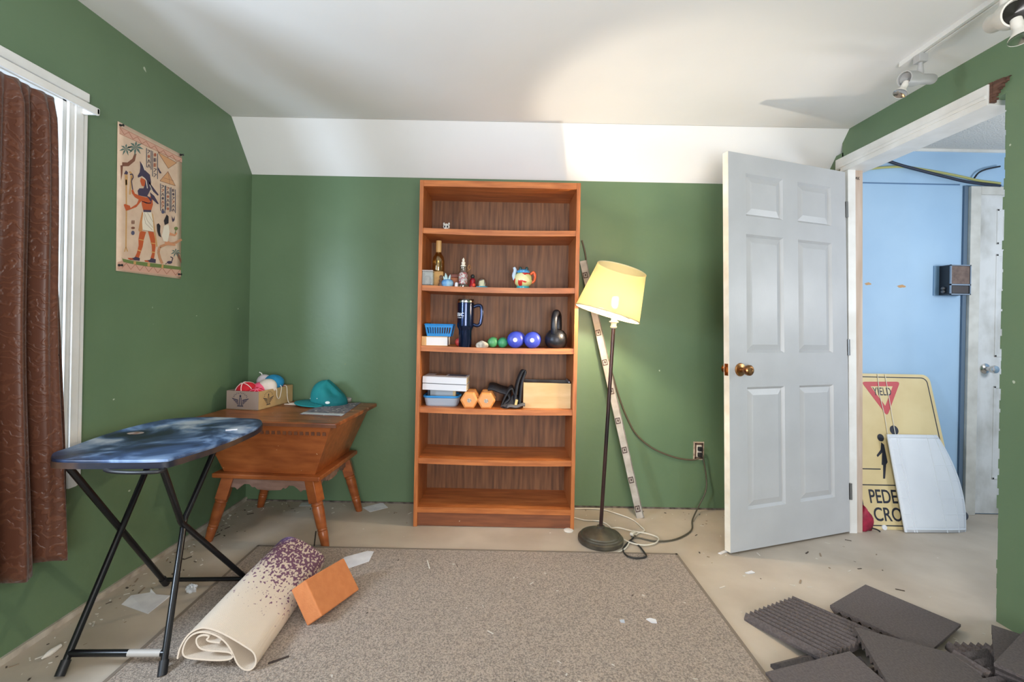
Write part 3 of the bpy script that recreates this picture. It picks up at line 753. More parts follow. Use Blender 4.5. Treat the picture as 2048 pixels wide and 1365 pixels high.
shp('palm_trunk', BRN, [[(98,380),(98,412),(150,412),(200,370),(212,312),(195,312),(180,352),(140,382)],[(84,405),(104,405),(100,470),(88,530)],[(525,1110),(545,1105),(572,1160),(572,1195)]])
def fronds(cx, cy, r, n, sk):
    res = []
    for i in range(n):
        a = 2*PI*i/n + sk; tx, ty = cx+r*math.cos(a), cy+r*.9*math.sin(a)+r*.12; nx, ny = -math.sin(a)*r*.14, math.cos(a)*r*.14
        res.append([(cx,cy),((cx+tx)/2+nx,(cy+ty)/2+ny-r*.1),(tx,ty),((cx+tx)/2-nx,(cy+ty)/2-ny-r*.1)])
    return res
shp('palm_leaf', TEALP, fronds(128,275,55,7,.3)+fronds(205,262,66,8,.1)+fronds(528,1105,42,7,.2))
shp('staff', GOLD, stroke([(130,520),(132,760),(128,1062)],11)+stroke([(128,1062),(116,1100)],8)+stroke([(128,1062),(142,1098)],8)+[[(118,470),(142,480),(142,560),(122,565)]])
shp('staff_head', PUR, [[(112,475),(128,445),(145,462),(140,480)]])
shp('flail', GOLD, stroke([(155,455),(172,470),(160,640)],14)+stroke([(180,490),(172,540)],8))
shp('crook', PUR, stroke([(160,480),(180,475),(188,500),(172,530),(180,590),(190,630)],8))
shp('far_arm', ORG, [[(240,660),(215,715),(165,748),(160,730),(120,715),(110,722),(128,770),(150,765),(212,740),(262,680)]])
shp('skirt_back', GOLD, [[(330,780),(345,800),(382,1055),(372,1062),(352,930)]])
shp('leg', ORG, [[(240,930),(290,940),(272,1000),(262,1060),(245,1110),(232,1150),(198,1145),(215,1110),(230,1050),(228,1000)],[(305,935),(350,940),(362,1000),(366,1060),(358,1130),(352,1160),(325,1150),(338,1110),(335,1050),(322,1000)]])
shp('torso', ORG, [[(250,660),(340,665),(345,720),(330,770),(268,770),(255,720)]])
shp('arm', ORG, [[(185,600),(200,632),(240,650),(300,665),(335,650),(345,675),(300,698),(245,688),(200,662),(178,632),(172,605)]])
shp('kilt', CRM, [[(268,775),(332,780),(345,850),(352,940),(262,925),(255,880)]])
shp('kilt_fold', (168,150,132), stroke([(275,785),(300,850),(345,905)],3)+stroke([(272,800),(285,870),(340,925)],3)+stroke([(300,785),(345,860)],3)+stroke([(262,925),(352,940)],4))
shp('sash_drop', (206,142,90), [[(258,775),(266,790),(258,860),(262,925),(240,945),(228,925),(240,860)]])
shp('belt', PUR, [[(268,762),(330,764),(330,782),(268,780)]])
shp('collar', PUR, [[(236,590),(222,610),(228,645),(248,650),(300,660),(330,700),(290,712),(250,690),(262,700),(330,712),(336,675),(300,650),(296,590)]])
shp('face', ORG, [[(248,505),(242,530),(255,570),(280,575),(288,520)]])
shp('headdress', PUR, [[(240,370),(256,395),(285,448),(320,480),(330,540),(325,600),(300,650),(270,650),(262,610),(280,560),(285,510),(258,490),(225,505),(222,490),(238,462),(244,420)],[(305,520),(330,560),(390,640),(385,650),(330,600)],[(320,620),(355,650),(392,715),(380,715),(330,670)]])
shp('headdress_band', CRM, stroke([(258,385),(280,445)],5)+stroke([(262,500),(290,525),(300,590)],6)+stroke([(318,560),(345,620)],4))
shp('sandal', PUR, [[(205,1140),(240,1150),(238,1172),(160,1165),(150,1152),(190,1148)],[(330,1150),(368,1160),(366,1190),(285,1180),(276,1170),(318,1165)]])
shp('foot', ORG, [[(142,1148),(175,1150),(195,1165),(150,1160)],[(275,1168),(300,1168),(318,1182),(282,1180)]])
shp('anklet', (226,180,110), stroke([(222,1085),(248,1095)],7)+stroke([(330,1100),(362,1106)],7)+stroke([(230,1000),(270,1008)],5)+stroke([(322,1028),(364,1034)],5))
shp('boat', GRN, [[(92,1140),(100,1155),(180,1172),(300,1186),(572,1222),(572,1246),(300,1218),(170,1196),(108,1182)]])
shp('boat_band', GOLD, [[(190,1175),(210,1178),(208,1202),(188,1198)],[(302,1188),(322,1190),(320,1218),(300,1216)],[(415,1202),(430,1204),(428,1232),(412,1230)]])
shp('snake', (202,146,110), stroke([(420,1195),(400,1150),(388,1100),(400,1060),(450,1040),(520,1030),(575,1000)],20))
shp('kneeling_body', (214,150,112), [[(440,1010),(470,1015),(530,1045),(520,1052),(440,1045)],[(470,940),(520,960),(532,940),(540,955),(520,975),(465,965)]])
shp('robe', CRM, [[(435,890),(470,880),(478,950),(462,1020),(430,1015),(415,970)]])
shp('hair', BLK, [[(455,800),(470,815),(470,870),(440,885),(432,850)],[(375,880),(390,870),(405,890),(402,940),(412,985),(390,970),(378,930)]])
shp('plant', GRN, [ell(530,912,16,14,10)]+stroke([(530,920),(522,955)],5))
shp('bird', PUR, [[(495,810),(508,840),(520,812),(518,845),(505,862),(498,845)],[(388,420),(400,445),(415,468),(400,470),(385,440)]])
shp('scorpion', PUR, [ell(478,1185,22,12,10)]+stroke([(495,1180),(505,1150),(485,1140)],7)+stroke([(455,1190),(445,1200)],5))
gl = []
def glyphcol(x0, y0, x1, y1, wd, n, sd):
    rd = random.Random(sd); lines = []; gg = []; rr = []
    for k in (-1, 1): lines += stroke([(x0+k*wd/2, y0+k*wd*.26), (x1+k*wd/2, y1+k*wd*.26)], 5)
    for i in range(n):
        t = (i+.5)/n; x = x0+(x1-x0)*t; y = y0+(y1-y0)*t; h = (y1-y0)/n*.36; w2 = wd*.26; kd = rd.randrange(4)
        tgt = rr if rd.random() < .4 else gg
        if kd == 0: tgt.append(ell(x,y,w2,h,8))
        elif kd == 1: tgt += stroke([(x-w2,y-h),(x+w2,y-h*.5),(x-w2,y+h)],5)
        elif kd == 2: tgt += [[(x-w2,y-h),(x,y-h),(x,y+h),(x-w2,y+h)]]+stroke([(x+w2*.6,y-h),(x+w2*.6,y+h)],4)
        else: tgt += stroke([(x-w2,y+h),(x,y-h),(x+w2,y+h)],5)
    return lines, gg, rr
LN, GG, RR = [], [], []
for a in ((312,275,312,430,36,4,1),(362,300,362,505,40,5,2),(424,560,424,780,36,7,3),(465,575,465,770,34,6,4),(508,590,508,780,34,6,5)):
    l, g, r = glyphcol(*a); LN += l; GG += g; RR += r
shp('glyph_rule', (72,84,104), LN); shp('glyph', (84,72,84), GG); shp('glyph', (168,96,72), RR)
shp('small_mark', BRN, [ell(185,908,16,10,10), ell(192,862,5,18,8), ell(178,862,5,18,8)]); shp('small_mark', (84,84,112), [ell(184,948,14,18,10), ell(425,780,12,14,10)])
for cx_, cy_ in ((80,82),(565,320),(70,1207),(550,1280)):
    p = pw(cx_, cy_, XL+.004)
    MB().lathe([(.001,0),(.005,0),(.005,.004),(.003,.006),(.003,.012),(.0055,.014),(.001,.015)], 10, 0, Matrix.Translation(p) @ Matrix.Rotation(PI/2,4,'Y')).build('push_pin', BLACKP, P0, world=True)

# ---------------------------------------------------------------- rolled yoga mat and block
prof = [(50,1235),(70,1140),(120,1045),(180,985),(260,952),(340,960),(430,992),(540,1050),(650,1118),(730,1175),(758,1240),(748,1305),(700,1342),(645,1332),(595,1285),(560,1215),(525,1145),(470,1075),(390,1020),(290,990),(200,1003),(140,1050),(105,1120),(98,1185),(140,1225),(280,1243),(420,1250),(520,1240),(548,1210),(520,1180),(440,1168),(330,1160),(255,1140),(220,1090),(225,1040),(280,1018),(330,1030),(310,1060),(350,1080),(430,1088)]
k = 1/(4.628*633.0)
pts2 = [Vector(((x-405)*k, 0, (1352-z)*k)) for x, z in prof]
pts2 = smoothpath(pts2, 4)
th = .0048; vs = []; Y0m, Y1m = 0.0, .615; ny = 14
nrm = []
for i, p in enumerate(pts2):
    t = pts2[min(i+1,len(pts2)-1)] - pts2[max(i-1,0)]; nrm.append(Vector((-t.z,0,t.x)).normalized())
b = MB(); npt = len(pts2)
def matpt(i, side, j):
    p = pts2[i] + nrm[i]*(th/2*side); y = Y0m + (Y1m-Y0m)*j/(ny-1)
    f = j/(ny-1); x = p.x*(1 - .06*f) ; z = max(p.z*(1 + .10*math.sin(PI*f*.9)), .0002)
    return (x + .006*math.sin(3*f), y + .02*(p.x)*(f), z)
for side in (1, -1):
    for j in range(ny):
        for i in range(npt): vs.append(matpt(i, side, j))
fs = []; o2 = npt*ny
for j in range(ny-1):
    for i in range(npt-1):
        fs.append((j*npt+i, (j+1)*npt+i, (j+1)*npt+i+1, j*npt+i+1)); fs.append((o2+j*npt+i, o2+j*npt+i+1, o2+(j+1)*npt+i+1, o2+(j+1)*npt+i))
for i in range(npt-1):
    fs.append((i, i+1, o2+i+1, o2+i)); e_ = (ny-1)*npt; fs.append((e_+i, o2+e_+i, o2+e_+i+1, e_+i+1))
for j in range(ny-1):
    for i in (0, npt-1): fs.append((j*npt+i, o2+j*npt+i, o2+(j+1)*npt+i, (j+1)*npt+i))
b.add(vs, fs)
m = bpy.data.materials.new('printed_yoga_mat'); m.use_nodes = True; nt = m.node_tree; N = nt.nodes; L = nt.links
pb_ = N['Principled BSDF']; pb_.inputs['Roughness'].default_value = .75
tc = N.new('ShaderNodeTexCoord'); sx = N.new('ShaderNodeSeparateXYZ'); L.new(tc.outputs['Object'], sx.inputs[0])
def nz(scale, st, det=2.0):
    mp = N.new('ShaderNodeMapping'); mp.inputs['Scale'].default_value = st; L.new(tc.outputs['Object'], mp.inputs[0])
    n = N.new('ShaderNodeTexNoise'); n.inputs['Scale'].default_value = scale; n.inputs['Detail'].default_value = det; L.new(mp.outputs[0], n.inputs['Vector']); return n
def mth(op, a, b_=None):
    x = N.new('ShaderNodeMath'); x.operation = op
    for i, s in enumerate((a, b_)):
        if s is None: continue
        if isinstance(s, (int, float)): x.inputs[i].default_value = s
        else: L.new(s, x.inputs[i])
    return x.outputs[0]
def rng(s, a, b_):
    r = N.new('ShaderNodeMapRange'); r.inputs[1].default_value = a; r.inputs[2].default_value = b_; L.new(s, r.inputs[0]); return r.outputs[0]
dots = nz(105, (1,.6,1), 1.0); clump = nz(7, (1,.5,1), 3.0)
cover = mth('ADD', mth('MULTIPLY', rng(sx.outputs['Y'], .10, .50), .27), mth('MULTIPLY', clump.outputs[0], .30))
thr = mth('SUBTRACT', .86, cover)
dm = rng(mth('SUBTRACT', dots.outputs[0], thr), 0, .05)
dm = mth('MULTIPLY', dm, rng(sx.outputs['Z'], .015, .04)); dm = mth('MULTIPLY', dm, rng(sx.outputs['Y'], .08, .2))
m1 = N.new('ShaderNodeMix'); m1.data_type = 'RGBA'; m1.inputs[6].default_value = lin((212,196,178)); m1.inputs[7].default_value = lin((112,74,98)); L.new(dm, m1.inputs[0])
vi = mth('MULTIPLY', rng(mth('SUBTRACT', sx.outputs['Y'], mth('MULTIPLY', sx.outputs['X'], 1.6)), .58, .72), rng(sx.outputs['Z'], .015, .04)); vi = mth('MULTIPLY', vi, rng(nz(22,(1,.4,1),3).outputs[0], .35, .6))
m2 = N.new('ShaderNodeMix'); m2.data_type = 'RGBA'; L.new(m1.outputs[2], m2.inputs[6]); m2.inputs[7].default_value = lin((128,112,190)); L.new(vi, m2.inputs[0])
L.new(m2.outputs[2], pb_.inputs['Base Color'])
ck = N.new('ShaderNodeTexWave'); ck.inputs['Scale'].default_value = 75; ck.bands_direction = 'X'; L.new(tc.outputs['Object'], ck.inputs['Vector'])
ck2 = N.new('ShaderNodeTexWave'); ck2.inputs['Scale'].default_value = 75; ck2.bands_direction = 'Y'; L.new(tc.outputs['Object'], ck2.inputs['Vector'])
bp = N.new('ShaderNodeBump'); bp.inputs['Strength'].default_value = .35; bp.inputs['Distance'].default_value = .003; L.new(mth('MULTIPLY', ck.outputs[0], ck2.outputs[0]), bp.inputs['Height']); L.new(bp.outputs[0], pb_.inputs['Normal'])
mo = b.build('yoga_mat', m, smooth=50)
mo.location = (-.893, 1.462, RT+.001); mo.rotation_euler = (0,0,math.radians(2.0))
tag(mo, 'loosely rolled cream yoga mat with a purple speckled print lying on the rug', 'yoga mat')
rv = Vector((0.7144,0.6499,1.1267)); R3 = Matrix.Rotation(rv.length, 4, rv.normalized())
Mb = Matrix.Translation((-.7287,1.715,.1441+.018)) @ R3
b = MB().box(0,.23,-.14,0,-.075,0)
bo = b.build('yoga_block', mat('orange_foam_block', (198,124,74), .8, col2=(190,116,68), vscale=30, bump=.15, bscale=150, flecks=((110,70,50), 60, .79)), smooth=0, bevel=.006, seg=3)
bo.matrix_basis = Mb
tag(bo, 'orange foam yoga block tipped against the rolled mat', 'yoga block')

# ---------------------------------------------------------------- floor lamp (lit)
pb2 = fl(1201,1083)
T = thing('floor_lamp', 'lit floor lamp with a crooked cream shade on a thin dark pole', 'lamp', (pb2.x, pb2.y, 0))
lx, ly = pb2.x, pb2.y
BRZ = mat('dark_bronze', (74,68,60), .45, .35, col2=(104,98,84), vscale=14)
MB().lathe([(.001,.0005),(.114,.0005),(.117,.006),(.117,.022),(.108,.026),(.108,.031),(.104,.036),(.094,.036),(.090,.042),(.060,.056),(.030,.066),(.020,.070),(.020,.080),(.012,.082),(.001,.082)], 48, 0, Matrix.Translation((lx,ly,0))).build('base', BRZ, T, world=True, smooth=22)
ptop = atD(1227,656,ly)
MB().tube([(lx,ly,.075), ptop], .0098, 12).build('pole', mat('black_brown_pole',(40,34,36),.3,.4,col2=(84,56,50),vscale=2.5,stretch=(1,1,1)), T, world=True, smooth=60)
up = (ptop-Vector((lx,ly,.08))).normalized()
Mq = Matrix.Translation(ptop) @ up.to_track_quat('Z','Y').to_matrix().to_4x4()
MB().lathe([(.010,-.004),(.016,0),(.018,.006),(.014,.010),(.014,.022),(.017,.026),(.024,.029),(.024,.033),(.015,.036),(.014,.062),(.010,.064)], 20, 0, Mq).build('socket', mat('cream_socket',(220,210,190),.5), T, world=True, smooth=40)
cb = atD(1214.5,628,ly); ct = atD(1243,539,ly)
axis = (ct-cb); hh = axis.length; Msh = Matrix.Translation(cb) @ Matrix.Rotation(math.atan2(axis.x, axis.z), 4, 'Y')
Rb = (atD(1277,645,ly)-atD(1152,610,ly)).length/2; Rt = (atD(1290,552,ly)-atD(1195,527,ly)).length/2
SHADE = translucent('cream_lamp_shade', (214,190,132), .012, .85, (238,214,160))
_n = SHADE.node_tree; _o = _n.nodes['Material Output']; _s = _o.inputs[0].links[0].from_socket     # thin woven fabric: part of the light passes straight through
_t = _n.nodes.new('ShaderNodeBsdfTransparent'); _t.inputs[0].default_value = lin((255,244,222)); _m = _n.nodes.new('ShaderNodeMixShader'); _m.inputs[0].default_value = .06
_n.links.new(_s, _m.inputs[1]); _n.links.new(_t.outputs[0], _m.inputs[2]); _n.links.new(_m.outputs[0], _o.inputs[0])
def shade(u, v):
    a = 2*PI*u; r = Rb + (Rt-Rb)*v; return (r*math.cos(a), r*math.sin(a), hh*v)
MB().grid(shade, 56, 10, 0, Msh, wrapu=True).build('shade', SHADE, T, world=True, smooth=60)
for r, z, nm in ((Rb,0,'bottom_rim'),(Rt,hh,'top_rim')):
    MB().tube([(r*math.cos(2*PI*i/48), r*math.sin(2*PI*i/48), z) for i in range(48)], .0032, 8, 0, Msh, closed=True).build(nm, mat('cream_rim',(222,204,156),.7), T, world=True, smooth=60)
bulbc = Vector((ptop.x,ptop.y,ptop.z)) + up*.135
b = MB()
for i in range(3):
    a = i*2*PI/3; b.tube([Msh.inverted()@(ptop+up*.055), (Rb*.55*math.cos(a),Rb*.55*math.sin(a),hh*.05), (Rb*.985*math.cos(a),Rb*.985*math.sin(a),.002)], .0016, 6, 0, Msh)
b.build('spider', BLACKM, T, world=True)
m = bpy.data.materials.new('lit_bulb'); m.use_nodes = True; em = m.node_tree.nodes['Principled BSDF']; em.inputs['Emission Color'].default_value = (1,.78,.48,1); em.inputs['Emission Strength'].default_value = 6; em.inputs['Base Color'].default_value = lin((250,240,220))
bo = MB().lathe([(.012,-.055),(.014,-.035),(.024,-.012),(.030,.008),(.027,.024),(.016,.034),(.002,.037)], 20, 0, Matrix.Translation(bulbc)).build('bulb', glassy('bulb_glass', (255,246,230), .85, .2), T, world=True, smooth=60)
ld = bpy.data.lights.new('lamp_glow', 'POINT'); ld.energy = LAMP_W; ld.color = (1.0,.94,.86); ld.shadow_soft_size = .022
lo = bpy.data.objects.new('lamp_glow', ld); COL.objects.link(lo); lo.parent = T; lo.location = bulbc - Vector((lx,ly,0))

# ---------------------------------------------------------------- outlet, cords, leaning strip
oc = atD(1397,902,YB)
T = thing('wall_outlet', 'uncovered wall outlet with black plugs in the green wall', 'outlet', (oc.x, YB, oc.z))
MB().box(-.033,.033,-.003,.002,-.056,.056).build('backing', mat('raw_plaster',(206,190,168),.9,col2=(160,140,120),vscale=60), T, smooth=0)
b = MB(); 
for (x0,x1,z0,z1) in ((-.024,.024,.040,.048),(-.024,.024,-.048,-.040),(-.024,-.018,-.048,.048),(.018,.024,-.048,.048)): b.box(x0,x1,-.008,-.002,z0,z1)
b.build('box_rim', mat('brown_metal_box',(86,62,52),.6), T, smooth=0)
MB().box(-.016,.016,-.012,-.002,-.036,.036).build('receptacle', mat('ivory',(214,204,188),.5), T, smooth=0, bevel=.003)
for z in (.016,-.020): MB().box(-.012,.014,-.034,-.010,z-.012,z+.012).build('plug', BLACKP, T, smooth=0, bevel=.004)
def wallpt(u, v, off=.008): return atD(u, v, YB-off)
pts = smoothpath([wallpt(1164,481),wallpt(1171,510),wallpt(1175,550),wallpt(1182,600),wallpt(1193,640),wallpt(1211,700),wallpt(1228,760),wallpt(1240,800),wallpt(1255,838),wallpt(1273,870),wallpt(1305,897),wallpt(1345,914),wallpt(1375,920),wallpt(1393,919),(oc.x+.002,YB-.03,oc.z-.022)], 5)
tag(MB().tube(pts,.0052,8).build('power_cable', plain('grey_brown_cable',(96,84,68),.5), origin='auto', smooth=60), 'dark power cable curving down the green wall to the outlet', 'cable')
pts = smoothpath([(oc.x+.012,YB-.034,oc.z-.02),wallpt(1408,925,.03),wallpt(1413,960,.03),wallpt(1411,985,.05),wallpt(1398,1012,.06),fl(1385,1040,.012),fl(1384,1058,.006),fl(1372,1070,.006),fl(1345,1081,.006),fl(1310,1083,.006),fl(1280,1077,.006),fl(1262,1074,.012)], 6)
tag(MB().tube(pts,.0042,8).build('lamp_cord', plain('olive_grey_cord',(84,78,66),.5), origin='auto', smooth=60), 'dark lamp cord dropping from the outlet and lying across the floor', 'cord')
pts = smoothpath([fl(1258,1082,.014),fl(1275,1090,.006),fl(1288,1105,.016),fl(1292,1114,.016),fl(1275,1117,.016),fl(1255,1113,.016),fl(1246,1102,.006),fl(1252,1090,.006),fl(1268,1075,.008),fl(1270,1072,.010)], 6)
tag(MB().tube(pts,.0042,8).build('lamp_cord', plain('black_cord',(40,38,38),.5), origin='auto', smooth=60), 'black cord loop lying beside the round lamp base', 'cord')
WC = plain('white_flex', (214,208,194), .55)
for lab, px_, zz in (('white extension cord snaking from the bookcase past the lamp pole', [(1149,1036),(1170,1041),(1200,1043),(1218,1052),(1227,1066),(1222,1082)], .006),
        ('white extension cord looping wide behind the lamp base', [(1150,1018),(1200,1019),(1240,1030),(1265,1040),(1280,1052),(1289,1062),(1275,1068),(1262,1080),(1252,1096),(1235,1106),(1215,1107)], .006),
        ('white flex stretching from the lamp base to a loop on the floor', [(1210,1060),(1235,1056),(1265,1063),(1295,1068),(1316,1076),(1312,1086),(1292,1091),(1268,1088),(1248,1080),(1238,1072)], .010)):
    tag(MB().tube(smoothpath([fl(u,v,zz) for u,v in px_],6),.0036,8).build('extension_cord', WC, origin='auto', smooth=60), lab, 'cord')
q = fl(1266,1070,.006)
tag(MB().box(-.022,.022,-.010,.010,0,.016,0,Matrix.Translation(q)@Matrix.Rotation(.9,4,'Z')).build('cord_connector', WC, smooth=0, bevel=.004, origin='auto'), 'white plug connector lying on the cords by the lamp', 'plug')
q = fl(1137,1062,.0005)
tag(MB().lathe([(.001,0),(.026,0),(.026,.004),(.012,.008),(.001,.008)],18,0,Matrix.Translation(q)).build('plastic_disc', plain('white_plastic',(226,224,218),.5), origin='auto'), 'small white plastic disc at the foot of the bookcase', 'disc')

sb = fl(1281,1037); s_top = atD(1166,522,YB-.02)
d = (s_top - sb); Ls = d.length
Ms = frame(sb, s_top, sb+Vector((1,0,0)))     # x along the strip, y across
T = thing('metal_strip', 'narrow pale metal strip with dark square marks leaning behind the lamp', 'strip', M=Ms)
b = MB(); hw_ = .022
b.box(0,Ls,-hw_,hw_,-.004,.004); b.box(0,Ls,hw_-.008,hw_,-.004,.012)
b.build('strip_body', mat('grey_white_strip',(190,184,176),.5,col2=(168,160,150),vscale=18), T, smooth=0, bevel=.001)
BRM = mat('dark_brown_print',(82,62,58),.6); 
ev = Ms.to_3x3() @ Vector((0,0,1)); side = -1 if ev.y > 0 else 1
for i, (u,v) in enumerate([(1161,553),(1187,668),(1202,727),(1214,785),(1231,843),(1247,901),(1264,960),(1280,1017)]):
    p = onplane(u,v,sb,ev); xl = (Ms.inverted() @ p).x
    zf = .0048*side; b = MB(); 
    for (x0,x1,y0,y1) in ((-.018,.018,-.016,-.011),(-.018,.018,.008,.013),(-.018,-.012,-.016,.013),(.012,.018,-.016,.013),(-.006,.008,-.006,.004)): b.box(xl+x0,xl+x1,y0-.004,y1-.004,min(0,zf),max(0,zf))
    b.build('square_mark', BRM, T, smooth=0)

# ---------------------------------------------------------------- things on the bookcase shelves
def sp(u, v, i, dy):      # point on shelf i seen at pixel column u, dy behind the shelf's front edge
    d = BY + dy; x = atD(u, v, d).x; return Vector((x, d, sagz(i, x)))
def px_m(n, dy): return n*(BY+dy)/F
# top shelf: little white skull figure
p = sp(893,452,0,.05); T = thing('skull_figurine', 'tiny white skull-shaped figurine alone on the top shelf', 'figurine', p)
BONE = plain('white_bone',(226,222,214),.6,col2=(180,174,166),vscale=80)
MB().ball((0,0,.020),.019,.018,.018,n=18,m=12).build('cranium', BONE, T, smooth=60)
MB().box(-.012,.012,-.014,.008,.0,.014).build('jaw', BONE, T, smooth=0, bevel=.004)
for s in (-1,1):
    MB().ball((s*.007,-.015,.018),.005,.004,.006,n=10,m=8).build('eye_socket', BLACKP, T)
    MB().ball((s*.014,0,.036),.005,.004,.008,n=10,m=8).build('ear', BONE, T)
# second shelf
SI = 1
GLASS = glassy('clear_glass', (240,243,242), .86, .03)
AMB = glassy('amber_tinted_glass', (232,214,172), .80, .05)
p = sp(876,570,SI,.12); T = thing('glass_bottle', 'tall clear bottle with a pale wooden neck on the second shelf', 'bottle', p+Vector((0,0,.001)))
MB().lathe([(.001,.088),(.032,.088),(.034,.095),(.034,.150),(.030,.172),(.018,.190),(.0145,.200),(.0145,.262),(.013,.264),(.001,.264)],24).build('glass_body', AMB, T, smooth=40)
MB().lathe([(.001,.200),(.0155,.200),(.0165,.215),(.0160,.266),(.001,.267)],20).build('neck_wrap', plain('tan_neck',(206,164,106),.5), T, smooth=40)
MB().box(-.032,.032,-.03,.03,0,.088).build('plinth', plain('tan_wood_block',(206,160,92),.5,col2=(180,130,70),vscale=20), T, smooth=0, bevel=.002)
p = sp(856,570,SI,.03); T = thing('glass_jar', 'clear square glass jar with odds and ends at the shelf left end', 'jar', p+Vector((0,0,.001)))
b = MB(); 
for (x0,x1,y0,y1,z0,z1) in ((-.030,.030,-.022,.022,0,.004),(-.030,.030,-.022,-.019,.004,.078),(-.030,.030,.019,.022,.004,.078),(-.030,-.027,-.019,.019,.004,.078),(.027,.030,-.019,.019,.004,.078)): b.box(x0,x1,y0,y1,z0,z1)
b.build('jar_body', GLASS, T, smooth=0, bevel=.001)
MB().ball((-.004,0,.030),.019,.014,.024,n=14,m=10,fn=lambda u,v:1+.15*math.sin(14*u)*math.sin(9*v)).build('filling', plain('mixed_bits',(160,140,132),.6,col2=(90,76,72),vscale=60), T)
MB().box(-.031,.031,-.023,.023,.078,.084).build('lid', plain('silver_lid',(196,190,188),.3,metal=.6), T, smooth=0, bevel=.002)
p = sp(842,572,SI,.10); T = None
p = sp(882,570,SI,.05); T = thing('carved_figure', 'small dark carved figure between the square jar and blue pot', 'figurine', p)
DK = plain('dark_carving',(84,58,46),.6,col2=(130,96,70),vscale=50)
MB().lathe([(.001,0),(.014,0),(.016,.01),(.010,.024),(.013,.034),(.007,.044),(.001,.046)],14).build('body', DK, T, smooth=40)
MB().ball((0,0,.052),.010,.010,.012,n=12,m=9).build('head', DK, T); MB().tube([(.010,0,.030),(.019,-.004,.040),(.015,-.006,.055)],.004,7).build('arm', DK, T)
p = sp(895,571,SI,.03); T = thing('blue_pot', 'small round sky-blue pot with a pale crystal on top', 'pot', p)
MB().lathe([(.001,0),(.027,0),(.033,.010),(.034,.022),(.028,.034),(.020,.038),(.001,.038)],24).build('pot', plain('sky_blue_glaze',(62,132,196),.35,col2=(150,190,214),vscale=25), T, smooth=50)
b = MB()
for (x,h,r,t_) in ((-.006,.042,.009,.15),(.008,.034,.007,-.2),(-.014,.026,.006,.4)): b.lathe([(r,0),(r*.9,h*.6),(.0005,h)],6,0,Matrix.Translation((x,0,.034))@Matrix.Rotation(-t_,4,'Y'))
b.build('crystal', plain('pale_crystal',(178,204,206),.3), T, smooth=0)
p = sp(908,570,SI,.13); T = thing('trinket_box', 'brown wooden trinket box with a lid behind the blue pot', 'box', p)
MB().box(-.026,.026,-.02,.02,0,.058).build('body', plain('orange_box_wood',(170,96,52),.5,col2=(120,62,34),vscale=20), T, smooth=0, bevel=.002)
MB().box(-.029,.029,-.023,.023,.058,.078).build('lid', plain('red_brown_lid',(128,62,44),.5,col2=(90,40,30),vscale=25), T, smooth=0, bevel=.003)
p = sp(926,571,SI,.03); T = thing('swing_top_bottle', 'squat clear glass bottle of red and white beads with a pointed stopper', 'bottle', p+Vector((0,0,.001)))
MB().lathe([(.001,0),(.036,0),(.037,.006),(.034,.012),(.028,.018),(.029,.070),(.026,.082),(.020,.090),(.020,.108),(.022,.112),(.001,.112)],24).build('glass_body', GLASS, T, smooth=40)
MB().lathe([(.001,.014),(.024,.016),(.0255,.066),(.020,.078),(.001,.080)],18).build('beads', plain('red_white_beads',(216,206,206),.5,col2=(190,40,60),vscale=90,lo=.5,hi=.58), T, smooth=40)
MB().lathe([(.014,.112),(.015,.118),(.009,.124),(.012,.134),(.006,.142),(.008,.150),(.001,.162)],14).build('stopper', plain('cream_stopper',(230,222,206),.4), T, smooth=40)
MB().tube(smoothpath([(.020,0,.085),(.036,0,.098),(.040,0,.116),(.032,0,.122),(.026,0,.108),(.034,0,.085)],5),.0022,7).build('wire_loop', BRASS, T, smooth=60)
p = sp(913,572,SI,.018); p.z += .0
T = thing('thimble', 'small white china thimble at the shelf edge by the bead bottle', 'thimble', p)
MB().lathe([(.001,0),(.010,0),(.0105,.003),(.009,.018),(.006,.023),(.001,.024)],14).build('cup', plain('white_china',(222,218,224),.3), T, smooth=40)
p = sp(945,570,SI,.07); T = thing('red_figurine', 'small red figurine with a black head beside the bead bottle', 'figurine', p)
RED = plain('glossy_red',(178,26,44),.35,col2=(96,14,34),vscale=40)
MB().lathe([(.001,0),(.017,0),(.019,.012),(.014,.026),(.017,.040),(.012,.052),(.001,.056)],16).build('body', RED, T, smooth=50)
MB().ball((0,0,.064),.012,.011,.012,n=12,m=9).build('head', plain('black_green',(34,44,46),.4), T)
MB().ball((.008,-.014,.014),.011,.010,.011,n=12,m=9).build('ball', plain('orange_red',(226,72,50),.35), T)
p = sp(964,572,SI,.035); T = thing('glass_cloche', 'little clear glass dome on a blue disc', 'dome', p)
MB().lathe([(.001,0),(.033,0),(.034,.003),(.032,.006),(.001,.006)],24).build('disc', plain('turquoise_disc',(58,142,168),.4), T, smooth=40)
MB().lathe([(.028,.006),(.028,.026),(.025,.040),(.017,.051),(.008,.055),(.001,.056)],22,cap=False).build('dome', GLASS, T, smooth=50)
MB().hexa([(-.014,-.003,.007),(.016,-.003,.007),(.016,.004,.007),(-.014,.004,.007)],[(-.016,-.003,.036),(.010,-.003,.044),(.010,.004,.044),(-.016,.004,.036)]).build('card', plain('cream_card',(226,214,176),.6), T, smooth=0)
